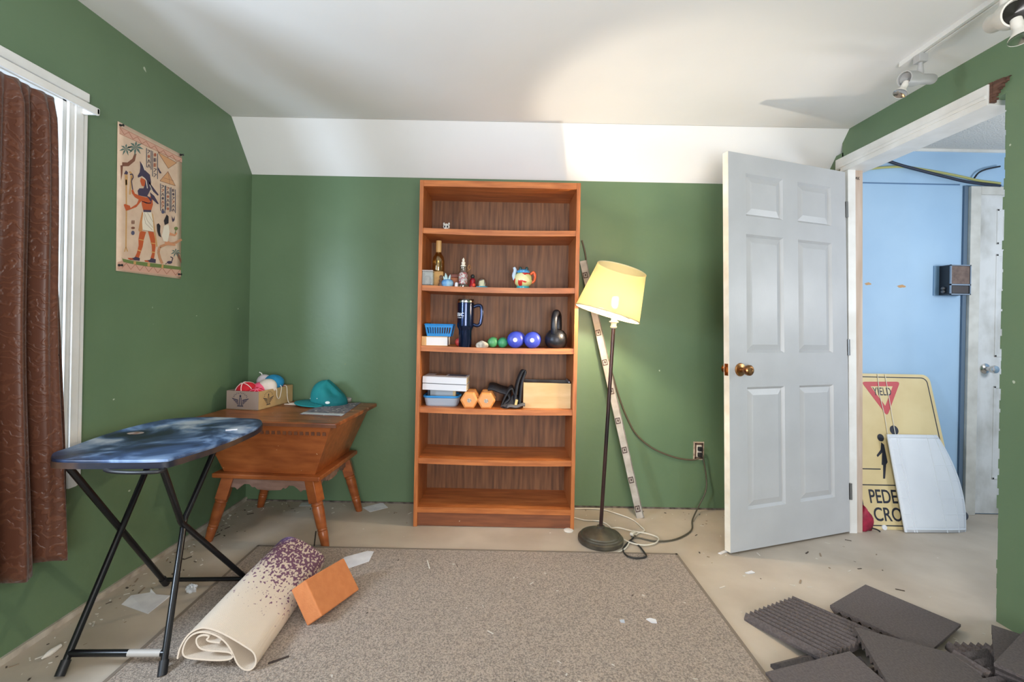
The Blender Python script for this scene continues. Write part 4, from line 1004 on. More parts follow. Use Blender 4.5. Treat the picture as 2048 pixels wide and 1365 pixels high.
# teapot
p = sp(1046,572,SI,.055); T = thing('teapot', 'round hand-painted multicoloured teapot with orange handle on the second shelf', 'teapot', p+Vector((0,0,.0005)))
m = bpy.data.materials.new('painted_teapot'); m.use_nodes = True; nt = m.node_tree; N = nt.nodes; L = nt.links; pb_ = N['Principled BSDF']; pb_.inputs['Roughness'].default_value = .25
tc = N.new('ShaderNodeTexCoord'); vo = N.new('ShaderNodeTexVoronoi'); vo.inputs['Scale'].default_value = 26; vo.inputs['Randomness'].default_value = 1; L.new(tc.outputs['Object'], vo.inputs['Vector'])
sc_ = N.new('ShaderNodeSeparateColor'); L.new(vo.outputs['Color'], sc_.inputs[0]); cr = N.new('ShaderNodeValToRGB'); cr.color_ramp.interpolation = 'CONSTANT'; L.new(sc_.outputs[0], cr.inputs[0])
e = cr.color_ramp.elements; e[0].position = 0; e[0].color = lin((214,214,150)); e[1].position = .30; e[1].color = lin((206,54,44))
for pp, c_ in ((.44,(150,182,110)),(.60,(232,222,170)),(.76,(44,110,134)),(.86,(226,120,60)),(.94,(40,40,50))):
    x = e.new(pp); x.color = lin(c_)
L.new(cr.outputs[0], pb_.inputs['Base Color']); TP = m
MB().lathe([(.001,.012),(.034,.012),(.048,.026),(.053,.046),(.049,.066),(.038,.082),(.030,.090),(.001,.090)],28).build('body', TP, T, smooth=50)
MB().lathe([(.001,0),(.036,0),(.037,.008),(.033,.014),(.001,.014)],24).build('foot', plain('turquoise_glaze',(48,160,176),.3), T, smooth=40)
MB().lathe([(.033,.086),(.036,.092),(.036,.098),(.026,.106),(.001,.108)],24).build('lid', plain('blue_glaze',(70,150,206),.3), T, smooth=40)
MB().tube(smoothpath([(-.044,0,.050),(-.052,0,.072),(-.046,0,.100),(-.052,0,.118)],5),[.013,.013,.013,.012,.012,.012,.011,.011,.010,.010,.010,.010,.009,.008,.008,.008],10).build('spout', plain('pale_blue_glaze',(188,206,224),.3), T, smooth=60)
MB().tube(smoothpath([(.040,0,.080),(.058,0,.092),(.066,0,.072),(.062,0,.046),(.048,0,.032)],5),.0075,10).build('handle', plain('orange_glaze',(226,96,48),.3), T, smooth=60)
for x in (-.016,.020): MB().ball((x,0,.110),.009,.009,.013,n=12,m=9).build('knob', plain('dark_green_glaze',(34,66,66),.3), T, smooth=60)
# third shelf
SI = 2
p = sp(872,693,SI,.03); T = thing('paperback_block', 'thick white-edged book lying flat under the blue basket', 'book', (p.x,p.y,p.z), .03)
MB().box(-.056,.062,0,.15,.004,.050).build('pages', plain('white_pages',(224,222,224),.8), T, smooth=0)
b = MB().box(-.078,.064,-.003,.153,.0005,.004); b.box(-.078,.064,-.003,.153,.050,.054); b.box(-.080,-.054,-.003,.153,.0005,.054); b.build('cover', plain('tan_cover',(204,160,104),.6), T, smooth=0, bevel=.001)
p = sp(878,650,SI,.035); z = sagz(2,p.x)+.0545
T = thing('plastic_basket', 'bright blue slotted plastic basket sitting on the white book', 'basket', (p.x,p.y-.005,z))
BLUEP = plain('bright_blue_plastic',(22,132,204),.35)
wb, wt, h = .064, .078, .066
b = MB()
def bar(p0,p1,p2,p3,t3): b.hexa([p0,p1,p2,p3],[Vector(q)+Vector(t3) for q in (p0,p1,p2,p3)])
b.box(-wb,wb,.008,.112,0,.003)
n = 10
for face in (0, 1):
    y0, y1 = (.008,0.0) if face == 0 else (.112,.12)
    for i in range(n+1):
        f = i/n*2-1; xa = f*(wb-.004); xb = f*(wt-.006)
        b.hexa([(xa-.0028,y0,.002),(xa+.0028,y0,.002),(xa+.0028,y0+.003,.002),(xa-.0028,y0+.003,.002)],[(xb-.0028,y1,h-.004),(xb+.0028,y1,h-.004),(xb+.0028,y1+.003,h-.004),(xb-.0028,y1+.003,h-.004)])
    b.hexa([(-wb,y0,0),(wb,y0,0),(wb,y0+.003,0),(-wb,y0+.003,0)],[(-wb-.003,y0+(y1-y0)*.25,.016),(wb+.003,y0+(y1-y0)*.25,.016),(wb+.003,y0+(y1-y0)*.25+.003,.016),(-wb-.003,y0+(y1-y0)*.25+.003,.016)])
    b.hexa([(-wt+.002,y0+(y1-y0)*.8,h-.016),(wt-.002,y0+(y1-y0)*.8,h-.016),(wt-.002,y0+(y1-y0)*.8+.003,h-.016),(-wt+.002,y0+(y1-y0)*.8+.003,h-.016)],[(-wt,y1,h),(wt,y1,h),(wt,y1+.003,h),(-wt,y1+.003,h)])
for s in (-1,1):
    b.hexa([(s*wb-.0015,.008,0),(s*wb+.0015,.008,0),(s*wb+.0015,.112,0),(s*wb-.0015,.112,0)],[(s*wt-.0015,0,h),(s*wt+.0015,0,h),(s*wt+.0015,.12,h),(s*wt-.0015,.12,h)])
b.build('basket_body', BLUEP, T, smooth=0)
MB().tube([(-wt,0,h),(wt,0,h),(wt,.12,h),(-wt,.12,h)],.004,8,closed=True).build('rim', BLUEP, T, smooth=50)
p = sp(850,690,SI,.20); T = thing('brown_block', 'dark brown block standing in the shelf corner behind the basket', 'block', p)
MB().box(-.028,.028,-.04,.04,.0005,.128).build('body', plain('dark_brown_block',(70,50,42),.6,col2=(54,38,32),vscale=12), T, smooth=0, bevel=.004)
p = sp(918,693,SI,.10); T = thing('red_ball', 'small red ball half hidden behind the navy tumbler', 'ball', p)
MB().ball((0,0,.024),.024,n=20,m=14).build('ball', plain('dull_red',(186,60,54),.5), T, smooth=60)
p = sp(930,694,SI,.045)
T = thing('travel_tumbler', 'tall navy blue insulated tumbler with a looped handle', 'tumbler', p+Vector((0,0,.0005)))
NV = mat('navy_gloss_metal',(22,38,72),.22,.75,coat=.4); 
MB().lathe([(.001,0),(.034,0),(.0355,.003),(.036,.090),(.040,.102),(.0455,.112),(.0465,.120),(.0465,.246),(.001,.246)],32).build('cup', NV, T, smooth=35)
MB().lathe([(.0462,.246),(.047,.248),(.047,.256),(.044,.258),(.001,.258)],32).build('steel_rim', CHROME, T, smooth=35)
MB().lathe([(.001,.258),(.043,.258),(.045,.262),(.042,.266),(.001,.266)],32).build('lid', glassy('smoky_lid',(150,150,150),.3,.2), T, smooth=35)
pts = smoothpath([(.044,0,.226),(.070,0,.234),(.086,0,.226),(.090,0,.190),(.087,0,.150),(.080,0,.128),(.064,0,.120),(.044,0,.126)],5)
MB().tube(pts,.0075,10,flat=1.3).build('handle', NV, T, smooth=60)
tv, tf = text_geo('EBIC', .02)
def wrap(x, y, a0, a1, z0, z1, r): a = a0+(a1-a0)*x; return (r*math.sin(a), -r*math.cos(a), z0+(z1-z0)*y)
b = MB().add([wrap(x,y,-1.28,-.12,.170,.190,.0469) for x,y in tv], tf)
b.add([wrap(x,y,-1.15,-.20,.161,.164,.0469) for x,y in ((0,0),(.33,0),(.66,0),(1,0),(1,1),(.66,1),(.33,1),(0,1))], [(0,1,6,7),(1,2,5,6),(2,3,4,5)])
b.build('logo_print', plain('white_print',(226,230,240),.5), T, smooth=0)
p = sp(964,694,SI,.03); T = thing('white_stone', 'lumpy white stone beside the navy tumbler', 'stone', p)
MB().ball((0,0,.015),.034,.026,.022,n=24,m=16,fn=lambda u,v:1+.10*math.sin(13*u+5*v)+.05*math.sin(25*u)).build('stone', plain('pale_stone',(214,206,192),.8,col2=(150,140,130),vscale=50), T, smooth=50)
# round green hand weights
def dumb(name, label, p, r, L_, col, kind, grp, yaw=0.0, capcol=None):
    T = thing(name, label, 'dumbbell', p, yaw, grp)
    R = Matrix.Translation((0,0,r)) @ Matrix.Rotation(-PI/2, 4, 'X')
    mm = plain('vinyl_%d_%d_%d' % col, col, .38, bump=.1, bscale=200)
    hl = L_*.30
    for a, b_ in ((0,hl),(L_-hl,L_)):
        if kind == 'hex':
            rr = r/math.cos(PI/6); n = 6; Rz = R @ Matrix.Rotation(0, 4, 'Z')
            bb = MB().lathe([(rr*.82,a),(rr,a+.010),(rr,b_-.010),(rr*.82,b_)],6,0,R)
            bb.build('head', mm, T, smooth=0, bevel=.004)
        else:
            bb = MB().lathe([(.001,a),(r*.55,a+.001),(r*.85,a+.008 if a == 0 else a+.004),(r,a+.020),(r,b_-.012),(r*.85,b_-.003),(.001,b_)],32,0,R)
            bb.build('head', mm, T, smooth=40)
    MB().lathe([(r*.34,hl-.002),(r*.30,L_/2),(r*.34,L_-hl+.002)],16,0,R).build('grip', mm, T, smooth=60)
    if capcol:
        MB().lathe([(.001,-.0015),(r*.26,-.0015),(r*.26,.004),(.001,.004)],16,0,R).build('end_cap', plain('end_cap_%d'%capcol[0],capcol,.5), T)
    return T
GRV = (74,146,96)
dumb('green_dumbbell','pale green rounded dumbbell beside the white stone', sp(985,694,SI,.035), .029, .13, GRV, 'round', 'small green dumbbells')
dumb('green_dumbbell','sea green rounded dumbbell touching the royal blue weight', sp(1005,694,SI,.035), .0285, .13, (52,136,96), 'round', 'small green dumbbells')
dumb('blue_dumbbell','royal blue dumbbell with white end cap next to the green weight', sp(1030,694,SI,.020), .0465, .19, (58,74,186), 'round', 'blue dumbbells', -.10, (226,222,226))
dumb('blue_dumbbell','royal blue dumbbell with white end cap next to the kettlebell', sp(1064,694,SI,.012), .0460, .19, (58,74,186), 'round', 'blue dumbbells', -.10, (226,222,226))
p = sp(1112,694,SI,.075); T = thing('kettlebell', 'dark grey iron kettlebell at the right end of the shelf', 'kettlebell', p, math.radians(68))
IRON = mat('dark_iron',(58,60,66),.36,.6,col2=(40,40,46),vscale=18,bump=.1,bscale=120)
MB().lathe([(.001,0),(.040,0),(.052,.010),(.062,.032),(.063,.055),(.056,.080),(.042,.098),(.020,.108),(.001,.110)],32).build('bell', IRON, T, smooth=60)
pts = smoothpath([(-.040,0,.082),(-.046,0,.120),(-.042,0,.165),(-.026,0,.192),(0,0,.200),(.026,0,.192),(.042,0,.165),(.046,0,.120),(.040,0,.082)],5)
MB().tube(pts,.0185,14).build('handle', IRON, T, smooth=60)
# fourth shelf
SI = 3
p = sp(881.5,818,SI,.05); cxb = p.x
T = thing('plastic_tub', 'translucent plastic tub with a blue rim under the white books', 'tub', (p.x,p.y,p.z))
FROST = translucent('frosted_plastic',(196,206,220),.35,.4)
def tub(u, v):
    a = 2*PI*u; ex_ = .35; ca, sa = math.cos(a), math.sin(a)
    x = math.copysign(abs(ca)**ex_, ca); y = math.copysign(abs(sa)**ex_, sa); k = 1+.12*v
    return (x*.0885*k, .075+y*.072*k, .0008+.052*v)
b = MB().grid(tub, 48, 6, wrapu=True); b.poly([tub(i/48,0) for i in range(47,-1,-1)])
b.build('tub_body', FROST, T, smooth=50, solid=.002)
MB().tube([tub(i/48,1.02) for i in range(48)],.0065,8,closed=True).build('rim', plain('blue_rim',(44,136,206),.35), T, smooth=60)
T2 = thing('notebook', 'pale grey notebook standing inside the blue-rimmed tub', 'notebook', (p.x,p.y,p.z))
MB().box(-.070,.060,.055,.085,.004,.090).build('cover', plain('grey_notebook',(176,186,196),.6), T2, smooth=0)
MB().box(.0602,.076,.052,.088,.004,.088).build('spine', plain('tan_spine',(210,184,138),.6), T2, smooth=0)
T2 = thing('dark_case', 'dark blue case wedged in the left end of the tub', 'case', (p.x,p.y,p.z))
MB().box(-.083,-.072,.04,.11,.004,.086).build('body', plain('dark_navy_case',(40,48,66),.5), T2, smooth=0, bevel=.002)
zb = p.z+.0915
for k, (lab, z0, z1) in enumerate((('lower white book of the flat pair on the tub', 0, .036), ('upper white book with a printed cover lying on the pair', .038, .076))):
    T = thing('white_book', lab, 'book', (p.x+.010, p.y-.012, zb+z0), math.radians(-2), 'flat white books')
    T.matrix_basis = T.matrix_basis @ Matrix.Rotation(math.radians(1.2),4,'Y')
    h = z1-z0
    MB().box(-.112,.130,.004,.160,.002,h-.002).build('pages', plain('book_pages',(232,220,190),.8), T, smooth=0)
    b = MB().box(-.114,.132,0,.162,0,.0024); b.box(-.114,.132,0,.162,h-.0024,h); b.box(-.114,.132,0,.0035,0,h); b.build('cover', plain('white_cover',(214,216,224),.5), T, smooth=0, bevel=.0008)
    if k: 
        MB().box(-.06,.004,.075,.15,h,h+.0006).build('cover_print', plain('tan_photo',(168,132,92),.5,col2=(120,74,44),vscale=30), T, smooth=0)
        MB().box(.016,.118,.072,.15,h,h+.0006).build('cover_print', plain('blue_photo',(96,112,140),.5,col2=(60,60,74),vscale=24), T, smooth=0)
PEACH = (226,150,84)
for k, (u, lab) in enumerate(((938,'peach hexagonal dumbbell beside the blue-rimmed tub'),(972,'peach hexagonal dumbbell beside the black straps'))):
    T = dumb('hex_dumbbell', lab, sp(u,820,SI,.018), .0445, .17, PEACH, 'hex', 'peach hexagonal dumbbells', .0, None)
    R = Matrix.Translation((0,0,.0445)) @ Matrix.Rotation(-PI/2, 4, 'X')
    MB().lathe([(.001,-.0012),(.012,-.0012),(.012,.001),(.001,.001)],16,0,R).build('end_mark', plain('grey_mark',(206,190,176),.5,col2=(120,110,104),vscale=120), T)
# black straps
p = sp(1020,820,SI,.05)
T = thing('neoprene_strap', 'black neoprene strap wrap slumped beside the peach dumbbells', 'strap', (p.x,p.y,p.z))
BK = mat('black_neoprene',(28,28,34),.6,col2=(44,42,46),vscale=20)
def ribbon(b, pts, w_, nrm=(0,1,0), k=6):
    pts = smoothpath(pts, k); n_ = Vector(nrm); vs = []; fs = []
    for q in pts: vs += [q - n_*w_/2, q + n_*w_/2]
    for i in range(len(pts)-1): fs.append((2*i,2*i+2,2*i+3,2*i+1))
    b.add(vs, fs)
b = MB(); ribbon(b, [(-.125,.11,.104),(-.10,.10,.108),(-.055,.09,.094),(-.015,.07,.085),(.0,.06,.06),(-.03,.05,.03),(-.035,.03,.006),(-.01,.02,.004)], .085, (.1,.85,.35)); b.build('wrap', BK, T, smooth=70, solid=.010)
b = MB(); ribbon(b, [(-.05,.05,.012),(-.03,.05,.06),(-.005,.05,.105),(.012,.05,.110),(.022,.05,.085),(.040,.045,.055),(.052,.04,.035)], .07, (0,.9,.2)); b.build('wrap', BK, T, smooth=70, solid=.007)
b = MB(); b.grid(lambda u,v: (-.055+.105*u+.02*v, .0-.0+.05*v, .008+.058*math.sin(PI*.9*u)**1.2*v+.004*math.sin(14*u)), 16, 8); b.build('wrap', plain('dusty_black_cloth',(60,56,58),.8), T, smooth=70, solid=.005)
p2 = sp(1030,820,SI,.035)
T = thing('padded_strap', 'tall black padded strap bent upright against the plywood box', 'strap', (p2.x,p2.y,p2.z))
b = MB(); pts = smoothpath([(.004,.02,.012),(-.002,.03,.05),(.004,.04,.10),(.014,.05,.15),(.034,.055,.200),(.046,.055,.212),(.052,.05,.200),(.040,.045,.165),(.030,.04,.12),(.026,.035,.07),(.022,.03,.02)],6)
ribbon(b, [tuple(q) for q in pts], .038, (-.35,.9,0), 1); b.build('strap_band', BK, T, smooth=70, solid=.008)
MB().box(-.008,.006,-.004,.002,.022,.052,0,Matrix.Translation((.0,.008,0))@Matrix.Rotation(.2,4,'Y')).build('brass_tag', plain('pale_gold_tag',(222,186,116),.4), T, smooth=0)
b = MB(); b.grid(lambda u,v: (-.045+.10*u, -.012+.036*v, .006+.012*u+.010*math.sin(PI*v)+.004*math.sin(9*u)), 14, 6); b.build('buckle_end', plain('grey_black_webbing',(96,94,96),.6), T, smooth=70, solid=.008)
# plywood box
pa = sp(1046,812,SI,.065); 
T = thing('plywood_box', 'open plywood box with dark sides at the right end of the shelf', 'box', (pa.x,pa.y,pa.z+.0005), math.radians(-2))
bw_ = px_m(95,.065); bh_ = px_m(51,.065)
PLY = mat('birch_plywood',(216,186,138),.5,col2=(200,166,114),vscale=4,stretch=(1,1,5),detail=6)
DKS = plain('dark_box_side',(92,84,80),.6)
MB().box(0,bw_,0,.008,0,bh_).build('front_panel', PLY, T, smooth=0, bevel=.001)
MB().box(0,.006,.008,.17,0,bh_).build('side_panel', DKS, T, smooth=0); MB().box(bw_-.006,bw_,.008,.17,0,bh_).build('side_panel', DKS, T, smooth=0)
MB().box(.006,bw_-.006,.162,.17,0,bh_).build('back_panel', DKS, T, smooth=0); MB().box(.006,bw_-.006,.008,.162,0,.006).build('bottom_panel', DKS, T, smooth=0)
MB().box(bw_-.014,bw_-.004,.02,.17,bh_,bh_+.010).build('clip', plain('grey_clip',(120,120,128),.4), T, smooth=0, bevel=.002)

# ---------------------------------------------------------------- track light on the ceiling
ta, tb = fl(1808,124,ZC), fl(1985,0,ZC)
td = (tb-ta).normalized(); TL = 1.35
Mt = Matrix.Translation(ta) @ Matrix.Rotation(math.atan2(td.y, td.x), 4, 'Z')
T = thing('track_light_rail', 'white track lighting rail screwed to the white ceiling', 'track rail', M=Mt)
b = MB().box(0,TL,-.018,-.004,-.020,.0005); b.box(0,TL,.004,.018,-.020,.0005); b.box(0,TL,-.004,.004,-.006,.0005); b.build('rail', mat('white_metal',(228,228,226),.4), T, smooth=0, bevel=.001)
MB().box(-.004,.05,-.0185,.0185,-.0208,.0005).build('end_cap', mat('white_metal',(228,228,226),.4), T, smooth=0, bevel=.002)
LG = mat('light_grey_metal',(178,178,178),.4); CW = mat('cream_white_metal',(226,222,214),.4)
def spot(label, base, sockdir, stem_len, body, mm, hole, bulb_dir, bs=1.0):
    T = thing('track_spotlight', label, 'spotlight', base)
    MB().box(-.018,.018,-.016,.016,-.034,0).build('adapter', mm, T, smooth=0, bevel=.002)
    MB().lathe([(.010,-.034-stem_len),(.012,-.034-stem_len*.6),(.008,-.034)],14).build('stem', mm, T, smooth=60)
    c = Vector((0,0,-.034-stem_len)); d = Vector(sockdir).normalized()
    R = Matrix.Translation(c) @ d.to_track_quat('Z','Y').to_matrix().to_4x4()
    L_, r0, r1 = body
    MB().lathe([(.001,-L_*.45),(r0*.9,-L_*.45),(r0,-L_*.40),(r0,0.0),(r1,L_*.22),(r1,L_*.55),(r1*.88,L_*.55),(r1*.84,L_*.45),(.001,L_*.30)],28,0,R).build('head', mm, T, smooth=35)
    MB().lathe([(.001,L_*.42),(r1*.80,L_*.50)],20,0,R,cap=False).build('inner', hole, T, smooth=60)
    e_ = c + d*(L_*.52) + Vector((0,0,-r1*.8)); bd = Vector(bulb_dir).normalized()
    R2 = Matrix.Translation(e_) @ bd.to_track_quat('Z','Y').to_matrix().to_4x4() @ Matrix.Scale(bs, 4)
    MB().lathe([(.001,-.012),(.014,-.012),(.015,.012),(.013,.020),(.016,.034),(.030,.056),(.031,.060)],22,0,R2,cap=False).build('bulb', CW, T, smooth=40)
    MB().lathe([(.030,.059),(.016,.050),(.001,.048)],22,0,R2,cap=False).build('bulb_face', CHROME, T, smooth=40)
    return T
p1 = ta + td*.085; 
spot('light grey track spotlight with a small white reflector bulb', (p1.x, p1.y, ZC-.018), (-.95,-.28,-.15), .066, (.165,.020,.029), LG, plain('dim_inner',(150,150,150),.5), (-.5,-.1,-.85), .8)
d2 = 1.49
p2 = atD(2008,4,d2)
spot('cream track spotlight with a dark round opening and reflector bulb', (p2.x, p2.y, ZC-.018), (-.30,-.90,-.28), .094, (.12,.030,.042), CW, plain('dark_inner',(40,36,34),.2), (-.02,-.25,-.95))

# ---------------------------------------------------------------- things in the hall
b = MB()
TS_P0 = Vector((2.04,2.635,0.0)); TS_T = Vector((2.04,2.872,.862))
upv = (TS_T-TS_P0).normalized(); SW_, SH_ = .568, (TS_T-TS_P0).length
Msg = Matrix((Vector((1,0,0)), upv, Vector((1,0,0)).cross(upv))).transposed().to_4x4(); Msg.translation = TS_P0 + Vector((0,0,.001))
nS = Vector((1,0,0)).cross(upv)       # faces the room
T = thing('road_sign', 'yellow yield to pedestrian crossing road sign leaning on the blue wall', 'sign', M=Msg)
def rrect(x0,x1,y0,y1,r,n=6):
    pts = []
    for cx_,cy_,a0 in ((x1-r,y1-r,0),(x0+r,y1-r,90),(x0+r,y0+r,180),(x1-r,y0+r,270)):
        for i in range(n+1): a = math.radians(a0+90*i/n); pts.append((cx_+r*math.cos(a), cy_+r*math.sin(a)))
    return pts
YEL = mat('faded_yellow_sign',(222,204,156),.45,col2=(214,194,144),vscale=6)
MB().prism(rrect(0,SW_,0,SH_,.045),-.003,0).build('plate', YEL, T, smooth=0)
SBLK = plain('sign_navy_black',(38,42,56),.5)
o_ = rrect(.018,SW_-.018,.018,SH_-.018,.036); i_ = rrect(.024,SW_-.024,.024,SH_-.024,.031); b = MB(); n = len(o_)
b.add([(x,y,.0004) for x,y in o_]+[(x,y,.0004) for x,y in i_], [(k,(k+1)%n,n+(k+1)%n,n+k) for k in range(n)])
b.build('border_line', SBLK, T, smooth=0)
Minv = Msg.inverted()
def sg(u, v, off=.0006):
    q = Minv @ onplane(u, v, TS_P0, nS); return Vector((q.x, q.y, off))
tri = [sg(1726,766), sg(1797,766), sg(1773.5,829)]
tri_c = sum(tri, Vector())/3
inner_ = [tri_c + (p-tri_c)*.55 for p in tri]
outer_ = []
for p in tri:
    for q in tri:
        if q is p: continue
    outer_.append(p)
def round_poly(pts, k=.10):
    res = []
    n = len(pts)
    for i in range(n):
        a, p, c = pts[i-1], pts[i], pts[(i+1)%n]
        s = p + (a-p)*k; e_ = p + (c-p)*k
        for j in range(5):
            t = j/4; res.append(s*(1-t)**2 + p*2*t*(1-t) + e_*t*t)
    return res
tc_ = [tri_c + (p-tri_c)*1.10 for p in tri]
MB().poly([tuple(p) for p in round_poly(tc_)]).build('yield_triangle', plain('sign_red',(196,76,84),.5), T, smooth=0)
MB().poly([(p.x,p.y,.0009) for p in [tri_c+(q-tri_c)*.62+Vector((0,.002,0)) for q in tri]]).build('yield_centre', YEL, T, smooth=0)
def signtext(s, u0, v0, u1, v1, nm, bold=.012):
    a = sg(u0, v1); c = sg(u1, v0); tv, tf = text_geo(s, bold)
    MB().add([(a.x+(c.x-a.x)*x, a.y+(c.y-a.y)*y, .0012) for x, y in tv], tf).build(nm, SBLK, T, smooth=0)
signtext('YIELD', 1747, 776, 1780, 791, 'lettering', .01)
aP, cP = sg(1741,1007), sg(1790,980); hP = cP.y-aP.y; wP = (cP.x-aP.x)/3.9*10.0
def longtext(s, x0, y0, w_, h_):
    tv, tf = text_geo(s, .012); MB().add([(x0+w_*x, y0+h_*y, .0012) for x, y in tv], tf).build('lettering', SBLK, T, smooth=0)
longtext('PEDESTRIAN', aP.x, aP.y, min(wP, SW_-.03-aP.x), hP)
aC, cC = sg(1750,1043), sg(1796,1016); longtext('CROSSING', aC.x, aC.y, min((cC.x-aC.x)/3.0*7.6, SW_-.04-aC.x), cC.y-aC.y)
for (u0,v0,u1,v1) in ((1716,938,1761,938),(1720,970,1800,969)):
    a, c = sg(u0,v0), sg(u1,v1); x0 = max(a.x,.02); x1 = c.x if v0 < 950 else SW_-.02
    MB().add([(x0,a.y-.003,.0007),(x1,a.y-.003,.0007),(x1,a.y+.003,.0007),(x0,a.y+.003,.0007)],[(0,1,2,3)]).build('rule_line', SBLK, T, smooth=0)
def pict(pxpts): return [tuple(sg(u,v,.0008)) for u,v in pxpts]
b = MB(); c = sg(1761,876); b.poly([(c.x+.020*math.cos(2*PI*i/16), c.y+.022*math.sin(2*PI*i/16), .0008) for i in range(16)])
b.poly(pict([(1762,885),(1768,890),(1775,925),(1772,930),(1770,958),(1766,958),(1766,931),(1763,930),(1764,906),(1755,915),(1753,911),(1761,900)]))
b.build('pedestrian_symbol', SBLK, T, smooth=0)
b = MB(); c = sg(1788,861); b.poly([(c.x+.026*math.cos(2*PI*i/16), c.y+.028*math.sin(2*PI*i/16), .0008) for i in range(16)])
c0 = c; b.poly([(c0.x-.03,c0.y-.035,.0008),(c0.x-.035,c0.y-.16,.0008),(c0.x-.03,c0.y-.32,.0008),(c0.x-.008,c0.y-.32,.0008),(c0.x,c0.y-.19,.0008),(c0.x+.02,c0.y-.32,.0008),(c0.x+.042,c0.y-.32,.0008),(c0.x+.03,c0.y-.16,.0008),(c0.x+.04,c0.y-.035,.0008)][::-1])
b.build('pedestrian_symbol', SBLK, T, smooth=0)
STR = plain('clear_packing_string',(228,224,210),.4)
for pp in ([(1754,749),(1758,790),(1768,830),(1774,868)],[(1769,750),(1776,790),(1784,838),(1790,870)]):
    MB().tube([Vector((q.x,q.y,.003)) for q in (sg(u,v) for u,v in pp)], .0022, 6).build('packing_string', STR, T)
c = sg(1768,1057); MB().lathe([(.001,0),(.014,0),(.014,.006),(.001,.008)],16,0,Matrix.Translation((c.x,max(c.y,.012),0))).build('white_foot', plain('white_blob',(226,228,232),.5), T)
# white plastic storage lid in front of the sign
l0 = fl(1802,1061); l1 = fl(1923,1061); lt0 = Vector((2.283,2.770,.512)); LH = .53
ux = (l1-l0).normalized(); lw = (l1-l0).length
uy = Vector((0, .13, .505)).normalized(); uz = ux.cross(uy)
Ml = Matrix((ux, uy, uz)).transposed().to_4x4(); Ml.translation = l0 + Vector((0,-.028,.001))
T = thing('storage_lid', 'white ribbed plastic storage lid leaning in front of the road sign', 'lid', M=Ml)
LIDM = mat('white_lid_plastic',(226,232,240),.35,col2=(218,224,233),vscale=4)
def lidz(x, y):
    t = x/lw; return .008 + (-.018*max(0,(t-.7)/.3)**2) - .030*math.sin(PI*min(1,max(0,y/.535)))*0
b = MB(); hL = .535
def lidtop(u, v):
    x = lw*u; y = hL*v
    xr = x + (0 if u < .6 else ((u-.6)/.4)**1.3*(.17*v - .22*v*v))
    return (xr, y, lidz(x, y))
b.grid(lidtop, 24, 16); b.build('plate', LIDM, T, smooth=60, solid=.004)
for f in (.13, .17, .66, .86): MB().tube([(lambda q: (q[0],q[1],q[2]+.002))(lidtop(f+(0 if f<.5 else 0.0),v/14)) for v in range(15)], .003, 8).build('rib', LIDM, T, smooth=60)
for v in (.03, .97): MB().tube([(lambda q: (q[0],q[1],q[2]+.002))(lidtop(u/20,v)) for u in range(21)], .004, 8).build('rib', LIDM, T, smooth=60)
for v in (.18,.34,.52,.68,.84):
    MB().tube([(lambda q: (q[0],q[1],q[2]+.001))(lidtop(.66+.34*u/10,v)) for u in range(11)], .0022, 6).build('rib', LIDM, T, smooth=60)
    MB().tube([(lambda q: (q[0],q[1],q[2]+.001))(lidtop(.13*u/5,v)) for u in range(6)], .0022, 6).build('rib', LIDM, T, smooth=60)
for u in (0.0, 1.0): MB().tube([(lambda q: (q[0],q[1],q[2]-.004))(lidtop(u,v/14)) for v in range(15)], .007, 8).build('rim', LIDM, T, smooth=60)
# things around the sign
p = fl(1728,1062,.0); 
T = thing('red_bag', 'crumpled crimson bag on the floor between door jamb and road sign', 'bag', (p.x,p.y+.02,0))
b = MB(); b.ball((0,0,.045),.050,.045,.085,n=24,m=16,fn=lambda u,v:1+.12*math.sin(19*u+7*v)+.08*math.sin(31*u)*math.cos(11*v))
for q in b.v: q.z = max(q.z, .0005)
b.build('bag_body', plain('crimson_cloth',(168,36,66),.6,col2=(120,20,48),vscale=24), T, smooth=45)
MB().tube(smoothpath([(.03,-.03,.02),(.06,-.035,.014),(.075,-.04,.004)],4),.004,7).build('strap', BLACKP, T)
p = fl(1932,1044,.0)
T = thing('dark_boot_toe', 'dark grey rounded rubber piece on the floor behind the storage lid', 'rubber piece', (p.x-.015,p.y+.03,0))
b = MB().ball((0,0,.028),.045,.04,.036,n=20,m=14)
for q in b.v: q.z = max(q.z, .0005)
b.build('body', plain('slate_rubber',(66,72,84),.6), T, smooth=60)
MB().tube([(-.03,.01,.03),(-.05,.015,.11)],.006,8).build('stem', plain('brown_stick',(150,112,78),.7), T)
# old intercom box on the blue wall
pa, pb3 = atD(1883,533,HY), atD(1916,592,HY)
T = thing('intercom_box', 'old dark wall box with brown front panels on the blue wall', 'wall box', ((pa.x+pb3.x)/2-.01, HY, (pa.z+pb3.z)/2))
hx, hz = .062, (pa.z-pb3.z)/2
MB().box(-hx-.032,hx,-.006,.001,-hz-.002,hz+.002).build('back_plate', plain('blue_grey_plate',(120,156,190),.5), T, smooth=0)
MB().box(-hx,hx,-.075,-.005,-hz,hz).build('case', plain('black_case',(36,40,48),.4), T, smooth=0, bevel=.003)
b = MB(); 
for (x0,x1,z0,z1) in ((-hx,hx,hz-.006,hz),(-hx,hx,-hz,-hz+.006),(-hx,-hx+.006,-hz,hz),(hx-.006,hx,-hz,hz),(-hx,hx,-.034,-.026)): b.box(x0,x1,-.082,-.074,z0,z1)
b.build('trim_frame', plain('steel_trim',(150,160,174),.3,metal=.6), T, smooth=0)
MB().box(-hx+.008,hx-.008,-.079,-.074,-.024,hz-.008).build('front_panel', plain('brown_grille',(96,78,72),.6,col2=(120,100,92),vscale=40), T, smooth=0)
